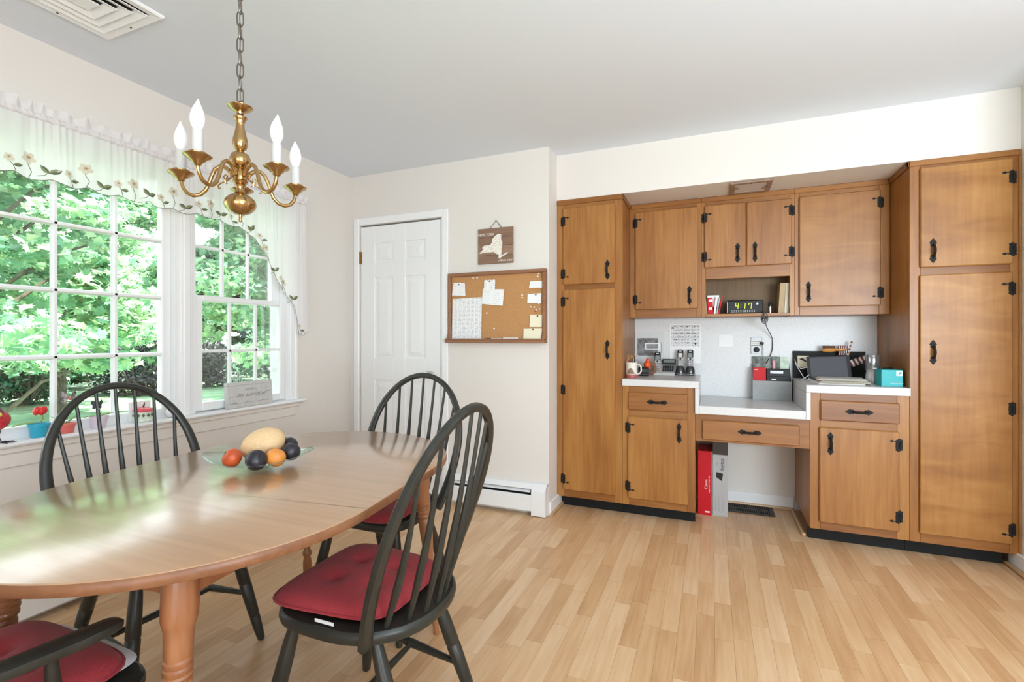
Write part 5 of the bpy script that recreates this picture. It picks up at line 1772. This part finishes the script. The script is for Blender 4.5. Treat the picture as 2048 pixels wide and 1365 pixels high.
# ------------------------------------------------------------------ right worktop
lean = lambda x, y, z, a: Matrix.Translation((x, y, z)) @ Matrix.Rotation(-a, 4, 'X')
bp_ = thing('picture_panel', 'black panel with a white picture leaning on the backsplash behind the tablet', 'picture', (.70, 3.755, CZ))
part('board', G().box(-.205, .205, 0, .008, 0, .182, .001).tf(lean(.712, 3.742, CZ, .12)), 'black', bp_)
part('white_picture', G().box(-.178, -.112, -.0012, 0, .075, .150).tf(lean(.712, 3.742, CZ, .12)), 'paper_cream', bp_)
part('black_shape', G().prism([(-.170, .128), (-.150, .134), (-.120, .112), (-.125, .105), (-.150, .118)], -.0022, -.0012, 'xz').tf(lean(.712, 3.742, CZ, .12)), 'charcoal', bp_)
tb = thing('tablet', 'dark-screened tablet leaning upright on the right worktop', 'tablet', (.685, 3.60, CZ))
Tm = lean(.688, 3.575, CZ, .26) @ Matrix.Rotation(math.radians(-3), 4, 'Y')
part('case', G().box(-.118, .118, .001, .010, .002, .160, .004).tf(Tm), 'silver', tb)
part('bezel', G().box(-.117, .117, -.001, .0015, .003, .159, .001).tf(Tm), 'charcoal', tb)
part('screen', G().box(-.100, .098, -.0016, -.001, .010, .152).tf(Tm), 'screen', tb)
part('stand', G().prism([(.004, .012), (.006, .018), (.085, .004), (.085, 0)], -.05, .05, 'yz').tf(Matrix.Translation((.688, 3.585, CZ + .001))), 'charcoal', tb)
wc = thing('charging_cables', 'white charging cables tangled at the left side of the tablet', 'cable', (.53, 3.62, CZ))
for pth in ([(.565, 3.60, .985), (.535, 3.64, .975), (.515, 3.68, 1.005), (.512, 3.72, 1.03)], [(.512, 3.70, 1.005), (.530, 3.62, .955), (.548, 3.58, .912), (.585, 3.55, .910)],
            [(.575, 3.58, .94), (.556, 3.575, .925), (.540, 3.58, .909), (.53, 3.60, .909)], [(.57, 3.57, .918), (.585, 3.545, .9085), (.60, 3.50, .9085)]):
    part('cable', G().tube(pth, .0021, 6), 'cable_white', wc, True)
for k, (x0, x1, y0, y1, z0, z1, r, lab) in enumerate(((.570, .800, 3.30, 3.48, 0, .004, 4, 'flat white sheet lying under the folded newspapers'), (.590, .845, 3.33, 3.50, .0045, .016, -3, 'lower folded newspaper of the pile on the right worktop'),
                                                      (.590, .835, 3.36, 3.52, .0165, .030, -6, 'upper folded newspaper of the pile on the right worktop'))):
    t = thing('newspaper' if k else 'paper_sheet', lab, 'paper', ((x0 + x1) / 2, (y0 + y1) / 2, CZ + z0), math.radians(r), group='papers on the right worktop')
    w, dpt, h = (x1 - x0) / 2, (y1 - y0) / 2, z1 - z0
    if k == 0:
        part('sheet', G().box(-w, w, -dpt, dpt, 0, h, .001), 'paper', t, world=False)
    else:
        for q in range(3):
            z = q * h / 3
            part('fold', G().rings([[(x, -dpt + .004 * q, z), (x, -dpt + .004 * q - .004, z + h / 6), (x, -dpt + .004 * q, z + h / 3 - .0004), (x, dpt, z + h / 3 - .0004), (x, dpt, z)] for x in (-w + .006 * q, 0, w - .004 * q)]),
                 ('page_edge', 'map_white', 'sign_white')[q], t, world=False)
br2 = thing('hairbrush', 'wooden hairbrush lying on top of the things behind the tablet', 'brush', (.705, 3.70, 1.085))
part('wooden_head', G().ball((0, 0, .010), (.045, .022, .015), 18, 10).ball((.06, 0, .010), (.035, .012, .010), 14, 8).tf(Matrix.Translation((.705, 3.70, 1.085)) @ Matrix.Rotation(-.05, 4, 'Y')), 'brush_wood', br2, True)
g = G()
for i in range(9):
    for j in range(4):
        g.tube([(.673 + i * .0075, 3.688 + j * .008, 1.100), (.671 + i * .0078, 3.687 + j * .0085, 1.124)], .0013, 4)
o = part('bristles', g, 'bristle', br2)
o['kind'] = 'stuff'
# striped flags
def flag(label, mtx, w, h, n, pole):
    t = thing('striped_flag', label, 'flag', mtx.translation, group='small striped flags')
    for k in range(n):
        rows_ = []
        for i in range(9):
            x = w * i / 8
            zz_ = .006 * math.sin(i * .9)
            rows_.append([(x, zz_, h * k / n), (x, zz_, h * (k + 1) / n), (x, zz_ + .0008, h * (k + 1) / n), (x, zz_ + .0008, h * k / n)])
        part('stripe', G().rings(rows_).tf(mtx), 'flag_red' if k % 2 == 0 else 'flag_white', t)
    if pole:
        part('stick', G().tube([mtx @ Vector(pole[0]), mtx @ Vector(pole[1])], .0022, 6), 'brush_wood', t)
    return t


flag('small striped cloth flag hanging beside the hairbrush, stripes upright', Matrix.Translation((.758, 3.715, 1.125)) @ Matrix.Rotation(PI / 2, 4, 'Y'), .062, .052, 9, None)
flag('furled striped flag standing up steeply behind the tablet', Matrix.Translation((.800, 3.70, 1.030)) @ Matrix.Rotation(math.radians(15), 4, 'Y') @ Matrix.Rotation(math.radians(90), 4, 'Z'), .016, .125, 11, ((0, 0, 0), (0, 0, .13)))
flag('striped flag lying slanted between the tablet and the grinder', Matrix.Translation((.795, 3.64, 1.03)) @ Matrix.Rotation(math.radians(68), 4, 'Y'), .045, .105, 9, None)
cp = thing('pen_cup', 'dark cup behind the tablet holding the flags and the brush', 'cup', (.795, 3.70, CZ))
part('cup_body', G().lathe([(.030, 0), (.034, .11), (.031, .11), (.027, .004), (0, .004)], 20, (.795, 3.70, CZ)), 'charcoal', cp, True)
gr = thing('coffee_grinder', 'steel coffee grinder with a smoked clear lid standing next to the teal box', 'grinder', (.880, 3.47, CZ))
gc = (.880, 3.47, CZ)
part('motor_base', G().lathe([(.037, 0), (.039, .004), (.038, .02), (.033, .055), (.031, .075), (.036, .084), (0, .084)], 28, gc), 'silver', gr, True)
part('smoked_lid', G().lathe([(.0355, .084), (.037, .088), (.0375, .165), (.036, .169), (0, .169)], 28, gc), 'grinder_lid', gr, True)
part('switch', G().box(.872, .892, 3.431, 3.437, CZ + .088, CZ + .094, .002), 'white_gloss', gr)
tb2 = thing('teal_box', 'teal cardboard box with a white arrow corner at the right end of the worktop', 'box', (.925, 3.305, CZ))
part('carton', G().box(.874, .972, 3.285, 3.395, CZ, CZ + .092, .001), 'teal', tb2)
part('arrow_square', G().box(.942, .970, 3.2843, 3.285, CZ + .060, CZ + .088), 'white_gloss', tb2)
part('arrow', G().prism([(.952, CZ + .082), (.966, CZ + .082), (.966, CZ + .068), (.962, CZ + .073), (.955, CZ + .065), (.949, CZ + .071), (.957, CZ + .078)], 3.2836, 3.2843, 'xz'), 'teal', tb2)
text('lettering', 'canon space', .0105, 'white_ink', tb2, face_mtx((.945, 3.2843, CZ + .018), (1, 0, 0), (0, 0, 1)), spacing=1.1)
single('crumpled_wrapper', G().ball((.955, 3.43, CZ + .055), (.025, .02, .045), 14, 9).ball((.935, 3.44, CZ + .075), (.03, .014, .022), 12, 8), 'void', 'dark crumpled item tucked behind the teal box', 'wrapper', smooth=False)

# ------------------------------------------------------------------ knee space: boxes and floor register
bx = thing('red_carton', 'tall narrow red carton standing on the floor in the knee space', 'box', (-.043, 3.47, 0))
part('carton', G().box(-.086, .000, 3.455, 3.70, 0, .424, .001), 'red', bx)
part('white_edge', G().box(-.0005, .0035, 3.456, 3.70, .002, .422), 'paper', bx)
text('lettering', 'Canon', .024, 'white_ink', bx, face_mtx((-.036, 3.4548, .205), (0, 0, 1), (-1, 0, 0)))
text('lettering', 'imageCLASS TONER 128', .0105, 'white_ink', bx, face_mtx((-.017, 3.4548, .205), (0, 0, 1), (-1, 0, 0)))
part('small_mark', G().box(-.042, -.014, 3.4545, 3.455, .018, .028), 'white_ink', bx)
bx2 = thing('silver_carton', 'silver and dark brown carton standing beside the red carton under the desk', 'box', (.052, 3.48, 0))
part('carton', G().box(.006, .096, 3.468, 3.72, 0, .404, .001), 'silver_card', bx2)
part('dark_top', G().box(.006, .096, 3.468, 3.72, .4045, .492, .001), 'dark_brown_card', bx2)
text('lettering', 'duxtop', .030, 'charcoal', bx2, face_mtx((.060, 3.4678, .340), (0, 0, 1), (-1, 0, 0)))
text('lettering', 'PROFESSIONAL', .0075, 'grey_ink', bx2, face_mtx((.075, 3.4678, .340), (0, 0, 1), (-1, 0, 0)))
part('emblem', G().tube([(.030, 3.4676, .338), (.024, 3.4676, .346), (.030, 3.4676, .352), (.034, 3.4676, .345)], .001, 4), 'charcoal', bx2)
part('hob_picture', G().prism([(.024, .258), (.028, .290), (.068, .282), (.060, .232)], 3.4673, 3.468, 'xz'), 'charcoal', bx2)
g = G()
for c in range(3):
    for r in range(1):
        g.box(.018 + c * .022, .0195 + c * .022, 3.4674, 3.468, .03, .14)
        g.box(.023 + c * .022, .0240 + c * .022, 3.4674, 3.468, .03, .12)
part('printed_lines', g, 'grey_ink', bx2)
fv = thing('floor_register', 'dark brown slotted floor register in the knee space', 'vent', (.25, 3.68, 0))
part('rim', G().box(.085, .385, 3.585, 3.600, .0005, .007, .002).box(.085, .385, 3.745, 3.760, .0005, .007, .002).box(.085, .100, 3.600, 3.745, .0005, .007, .002).box(.365, .385, 3.600, 3.745, .0005, .007, .002), 'vent_metal', fv)
part('throat', G().box(.10, .365, 3.60, 3.745, .0003, .001), 'void', fv)
slat_me = mesh_of('slat', G().box(-.0022, .0022, -.0725, .0725, 0, .0035), 'vent_metal')
for k in range(24):
    inst('slat', slat_me, fv, (.106 + k * .011, 3.6725, .0012))
part('centre_bar', G().box(.10, .365, 3.668, 3.677, .0012, .006), 'vent_metal', fv)

# ------------------------------------------------------------------ on the window stool
WZ = .7575


def pot(name, label, y, r, h, mat, x=-2.628, group='toy plants on the window stool'):
    t = thing(name, label, 'toy', (x, y, WZ), group=group)
    part('pot', G().lathe([(r * .74, 0), (r * .78, .002), (r * .95, h * .80), (r * 1.08, h * .80), (r * 1.10, h), (r * .96, h), (r * .9, h * .9), (0, h * .88)], 22), mat, t, True, world=False)
    return t


def toy_leaf(t, h, direction, ln, mat, rise=.6, droop=.5):
    ca, sa = math.cos(direction), math.sin(direction)
    vs, fs = [], []
    for i in range(7):
        f = i / 6
        w = ln * .17 * math.sin(PI * min(.98, f + .05)) ** .8
        c = Vector((0, ca * ln * f, h + ln * (rise * f - droop * f * f)))
        c.x = sa * ln * f
        for s in (-1, 1):
            vs.append((c.x + s * w * ca, c.y - s * w * sa, c.z + .002))
            vs.append((c.x + s * w * ca, c.y - s * w * sa, c.z))
    for i in range(6):
        a = i * 4
        fs += [(a, a + 2, a + 6, a + 4), (a + 1, a + 5, a + 7, a + 3), (a, a + 4, a + 5, a + 1), (a + 2, a + 3, a + 7, a + 6)]
    fs += [(0, 1, 3, 2), (24, 26, 27, 25)]
    part('leaf', G().add(vs, fs), mat, t, True, world=False)


p1 = pot('toy_flower', 'turquoise pot with a red nodding flower on the window stool', 1.128, .034, .058, 'blue_pot')
toy_leaf(p1, .054, PI, .085, 'olive_leaf', .45, .45)
part('flower_stem', G().tube([(0, 0, .05), (.004, .012, .075), (0, .012, .095)], .002, 6), 'olive_leaf', p1, True, world=False)
g = G()
for k in range(6):
    a = k * PI / 3
    g.ball((.011 * math.cos(a), .004 + .013 * math.sin(a), .108 + .004 * (k % 2)), (.011, .012, .017), 10, 7)
part('flower', g, 'red_toy', p1, True, world=False)
p2 = pot('toy_flower', 'coral pot with green leaves and a spotted butterfly on a stem', 1.222, .032, .042, 'pink_pot')
toy_leaf(p2, .040, PI, .055, 'green_leaf', .9, .2)
toy_leaf(p2, .040, 0, .05, 'green_leaf', 1.0, .1)
toy_leaf(p2, .042, .5, .052, 'brown_leaf', 1.0, .1)
part('flower_stem', G().tube([(0, 0, .04), (.003, .006, .09), (0, .010, .135)], .0012, 5), 'stem', p2, True, world=False)
p3 = pot('toy_flower', 'pale lilac pot with a dark butterfly on a stem', 1.345, .033, .056, 'lilac_pot')
toy_leaf(p3, .054, PI, .06, 'olive_leaf', .4, .4)
toy_leaf(p3, .054, 0, .06, 'olive_leaf', .4, .3)
part('flower_stem', G().tube([(0, 0, .05), (.002, .008, .075), (0, -.004, .098)], .0012, 5), 'stem', p3, True, world=False)


def wings(t, y, z, s, mat, tilt=.4):
    w = [(.002, -.004), (.010, -.022), (.020, -.018), (.022, -.004), (.034, .010), (.030, .024), (.016, .018), (.002, .004)]
    for sd in (-1, 1):
        pts = [(sd * p[0] * s, p[1] * s) for p in w]
        if sd < 0:
            pts = pts[::-1]
        part('wing', G().prism(pts, -.0008, .0008, 'yz').tf(Matrix.Translation((0, y, z)) @ Matrix.Rotation(sd * tilt, 4, 'Z') @ Matrix.Rotation(sd * .25, 4, 'X')), mat, t, world=False)


wings(p3, -.004, .104, .85, 'butterfly')
wings(p2, .012, .150, 1.1, pbr('black_white_spots', (.30, .26, .26), .6, noise=1.0, nscale=110))
part('butterfly_body', G().ball((.003, .012, .150), (.005, .005, .009), 10, 7), 'pink_pot', p2, True, world=False)

bd = thing('tin_bird', 'red painted bird ornament on wire feet at the left end of the window stool', 'ornament', (-2.615, 0.988, WZ))
part('body', G().ball((0, .002, .092), (.036, .044, .040), 20, 14, Matrix.Identity(4)), 'red_tin', bd, True, world=False)
part('crest', G().lathe([(.034, 0), (.026, .016), (.012, .030), (0, .048)], 16, (0, -.006, .118)), 'dark_red', bd, True, world=False)
part('beak', G().lathe([(.010, 0), (0, .022)], 10, mat=Matrix.Translation((.030, .0, .116)) @ Matrix.Rotation(PI / 2, 4, 'Y')), 'yellow', bd, True, world=False)
part('tail', G().box(-.02, .02, -.075, -.035, .080, .086, .002), 'red_tin', bd, world=False)
for s in (-.012, .014):
    part('wire_leg', G().tube([(s, .012, .056), (s + .004, .004, .030), (s + .006, .012, .003)], .0016, 6).tube([(s + .006, .012, .003), (s + .010, .055, .002)], .0014, 5).tube([(s + .006, .012, .003), (s + .030, .040, .002)], .0014, 5)
         .tube([(s + .006, .012, .003), (s + .034, .018, .002)], .0014, 5).tube([(s + .006, .012, .003), (s - .01, .04, .002)], .0014, 5), 'charcoal', bd, True, world=False)
jr = thing('ceramic_jar', 'painted green and cream jar with a red lid on the window stool', 'jar', (-2.630, 1.535, WZ))
part('jar_body', G().lathe([(.036, 0), (.040, .004), (.041, .020), (.039, .046), (.041, .050), (0, .050)], 26), 'jar_body', jr, True, world=False)
part('lid', G().lathe([(.041, .050), (.042, .056), (.036, .066), (.02, .070), (0, .071)], 26), 'jar_lid', jr, True, world=False)
part('lid_knob', G().tube([(0, 0, .07), (.002, .004, .085), (0, .008, .094)], [.004, .003, .0015], 8), 'stem', jr, True, world=False)
g = G()
for k in range(7):
    a = -1.2 + k * .5
    g.prism([(-.006, 0), (0, .008), (.006, 0), (0, -.008)], .0405, .0418, 'xz').tf(Matrix.Identity(4))
diam = G()
for k in range(9):
    a = -2.0 + k * .5
    q = G().prism([(-.007, 0), (0, .009), (.007, 0), (0, -.009)], -.0425, -.040, 'xz').tf(Matrix.Translation((0, 0, .034)))
    q.tf(Matrix.Rotation(a + PI / 2, 4, 'Z'))
    diam.add(q.v, q.f)
part('diamond_band', diam, 'leaf_thread_dark', jr, world=False)
single('white_card', G().box(-2.668, -2.664, 1.490, 1.590, WZ, WZ + .098), 'paper', 'plain white card propped behind the red-lidded jar', 'card')
bi = thing('bird_figurine', 'small white bird figurine with a yellow top next to the window post', 'figurine', (-2.632, 1.668, WZ))
part('body', G().ball((0, 0, .024), (.022, .022, .024), 16, 12), 'white_gloss', bi, True, world=False)
part('head', G().ball((0, -.004, .054), (.014, .015, .012), 14, 9), 'yellow', bi, True, world=False)
part('beak', G().lathe([(.005, 0), (0, .012)], 8, mat=Matrix.Translation((.010, .006, .050)) @ Matrix.Rotation(PI / 2, 4, 'Y')), 'charcoal', bi, True, world=False)

ws = thing('sunshine_sign', 'white weathered wooden sign reading my sunshine on the window stool', 'sign', (-2.61, 2.128, WZ))
Wm = Matrix.Translation((-2.612, 2.128, WZ)) @ Matrix.Rotation(math.radians(-4), 4, 'Y')
part('block', G().box(-.018, .014, -.155, .155, 0, .026, .002).box(-.018, .013, -.155, .155, .0265, .132, .002).box(-.018, .0135, -.155, .155, .1325, .152, .002).tf(Wm), 'sign_white', ws)
fm = lambda y, z: Wm @ face_mtx((.0132, y, z), (0, 1, 0), (0, 0, 1))
text('lettering', 'you are my', .017, 'grey_ink', ws, fm(.002, .106))
text('lettering', 'my sunshine', .040, 'grey_ink', ws, fm(.0, .074), shear=.35)
part('flourish', G().tube([(.0134, -.140, .064), (.0134, -.134, .070), (.0134, -.118, .070), (.0134, -.104, .067)], .0012, 5).tube([(.0134, .100, .078), (.0134, .114, .083), (.0134, .130, .081), (.0134, .142, .084)], .0012, 5).tf(Wm), 'grey_ink', ws)
g = G()
for y_, z_ in ((-.115, .030), (-.100, .030), (-.03, .032), (.08, .031), (-.05, .004)):
    g.box(.0128, .0140, y_ - .006, y_ + .006, z_ - .0015, z_ + .0015)
part('worn_spots', g.tf(Wm), 'grey_ink', ws)

# ------------------------------------------------------------------ outside: lawn, trees, shrubs
struct('ground', G().box(-40, -2.8, -30, 40, -.60, -.45), 'lawn')
RNG = np.random.default_rng(3)
MAPLE = np.array([(0, -.5), (.10, -.22), (.34, -.30), (.28, -.10), (.50, .08), (.26, .12), (.20, .26), (0, .52), (-.20, .26), (-.26, .12), (-.50, .08), (-.28, -.10), (-.34, -.30), (-.10, -.22)])
OVAL = np.array([(0, -.5), (.22, -.15), (.22, .2), (0, .5), (-.22, .2), (-.22, -.15)])


def leaves(name, centers, radii, count, size, mat, parent, shape=MAPLE, flat=.55):
    """Real leaf blades scattered through leafy clumps, joined into one part."""
    n = count
    k = len(shape)
    ci = RNG.integers(0, len(centers), n)
    d = RNG.normal(size=(n, 3))
    d /= np.linalg.norm(d, axis=1)[:, None]
    r = RNG.random(n) ** .45
    P = np.asarray(centers)[ci] + d * r[:, None] * np.asarray(radii)[ci]
    nrm = RNG.normal(size=(n, 3)) * flat + np.array([.25, 0, .8])
    nrm /= np.linalg.norm(nrm, axis=1)[:, None]
    t = RNG.normal(size=(n, 3))
    t -= nrm * (t * nrm).sum(1)[:, None]
    t /= np.linalg.norm(t, axis=1)[:, None]
    b = np.cross(nrm, t)
    s = size * RNG.uniform(.7, 1.3, n)
    bend = (shape[:, 1] ** 2) * -.35
    V = P[:, None, :] + s[:, None, None] * (shape[None, :, 0, None] * t[:, None, :] + shape[None, :, 1, None] * b[:, None, :] + bend[None, :, None] * nrm[:, None, :])
    me = bpy.data.meshes.new(name)
    me.vertices.add(n * k)
    me.vertices.foreach_set('co', (V.reshape(-1, 3) - np.array(origin_of(parent))).ravel())
    me.loops.add(n * k)
    me.loops.foreach_set('vertex_index', np.arange(n * k, dtype=np.int32))
    me.polygons.add(n)
    me.polygons.foreach_set('loop_start', np.arange(0, n * k, k, dtype=np.int32))
    me.update(calc_edges=True)
    me.materials.append(M[mat])
    o = bpy.data.objects.new(name, me)
    COL.objects.link(o)
    o.parent = parent
    o['kind'] = 'stuff'
    return o


def tree(label, x, y, h, lo, rad, nclump, count, size, mat, group='trees beyond the windows', name='tree', shape=MAPLE, trunk=.085, spread=1.0, seed=0):
    rg = random.Random(seed)
    gz = -.45
    t = thing(name, label, 'tree', (x, y, gz), group=group)
    part('trunk', G().tube([(x, y, gz - .05), (x + .06, y - .04, gz + h * .3), (x - .05, y + .05, gz + h * .62), (x, y, gz + h * .95)], [trunk, trunk * .8, trunk * .5, trunk * .12], 9), 'bark', t, True)
    cs, rs = [], []
    for i in range(nclump):
        a, q = rg.uniform(0, 2 * PI), math.sqrt(rg.random())
        zz_ = lo + (gz + h - lo) * rg.random()
        rr = rad * (1 - .55 * max(0, (zz_ - lo) / (gz + h - lo)) ** 1.5)
        cs.append((x + rr * q * math.cos(a) * spread, y + rr * q * math.sin(a), zz_))
        k = rg.uniform(.35, .75)
        rs.append((k, k, k * .42))
    for i in range(0, nclump, max(1, nclump // 9)):
        c = cs[i]
        part('branch', G().tube([(x, y, max(gz + .4, c[2] - rad * .5)), ((x + c[0]) / 2, (y + c[1]) / 2, c[2] - .25), c], [trunk * .35, trunk * .22, .01], 6), 'bark', t, True)
    leaves('foliage', cs, rs, count, size, mat, t, shape)
    return t


tree('broad pale-leaved maple standing nearest to the picture window', -7.6, 2.7, 4.3, .80, 1.7, 56, 13000, .13, 'leaf_a', seed=1)
tree('pale-leaved maple in front of the double-hung window', -8.0, 7.4, 5.0, .85, 1.9, 70, 17000, .13, 'leaf_a', seed=2)
tree('tall maple standing behind the two nearest maples', -12.2, 5.6, 5.7, .75, 2.4, 105, 24000, .16, 'leaf_a', seed=3)
tree('maple far right through the double-hung window', -11.6, 10.8, 4.9, .7, 1.9, 60, 10000, .16, 'leaf_a', seed=4)
tree('maple at the far left edge of the picture window', -12.0, 1.0, 4.9, .75, 1.8, 56, 8000, .16, 'leaf_a', seed=5)
for i, (x, y) in enumerate(((-19.2, 3.4), (-19.5, 8.4), (-19.2, 13.4), (-18.8, 18.6))):
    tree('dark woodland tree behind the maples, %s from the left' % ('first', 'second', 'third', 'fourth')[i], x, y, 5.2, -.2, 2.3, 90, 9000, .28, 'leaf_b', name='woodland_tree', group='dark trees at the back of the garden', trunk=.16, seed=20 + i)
for i, (x, y) in enumerate(((-15.2, 4.0), (-15.4, 6.3), (-15.3, 8.6), (-15.5, 10.9), (-15.3, 13.2), (-15.4, 15.5))):
    t = thing('shrub', 'dark bushy shrub along the lawn edge, %s from the left' % ('first', 'second', 'third', 'fourth', 'fifth', 'sixth')[i], 'shrub', (x, y, -.45), group='shrubs along the lawn edge')
    for q in range(9):
        a = q * .7 + i
        part('branch', G().tube([(x + .2, y, -.46), (x + .3 + .4 * math.cos(a), y + .4 * math.sin(a), .3), (x + .4 + 1.2 * math.cos(a), y + 1.2 * math.sin(a), .75 + .12 * (q % 5))], [.035, .022, .006], 6), 'bark', t, True)
    cs = [(x + RNG.uniform(-.7, .6), y + RNG.uniform(-.6, .6), RNG.uniform(-.3, 1.35)) for _ in range(22)]
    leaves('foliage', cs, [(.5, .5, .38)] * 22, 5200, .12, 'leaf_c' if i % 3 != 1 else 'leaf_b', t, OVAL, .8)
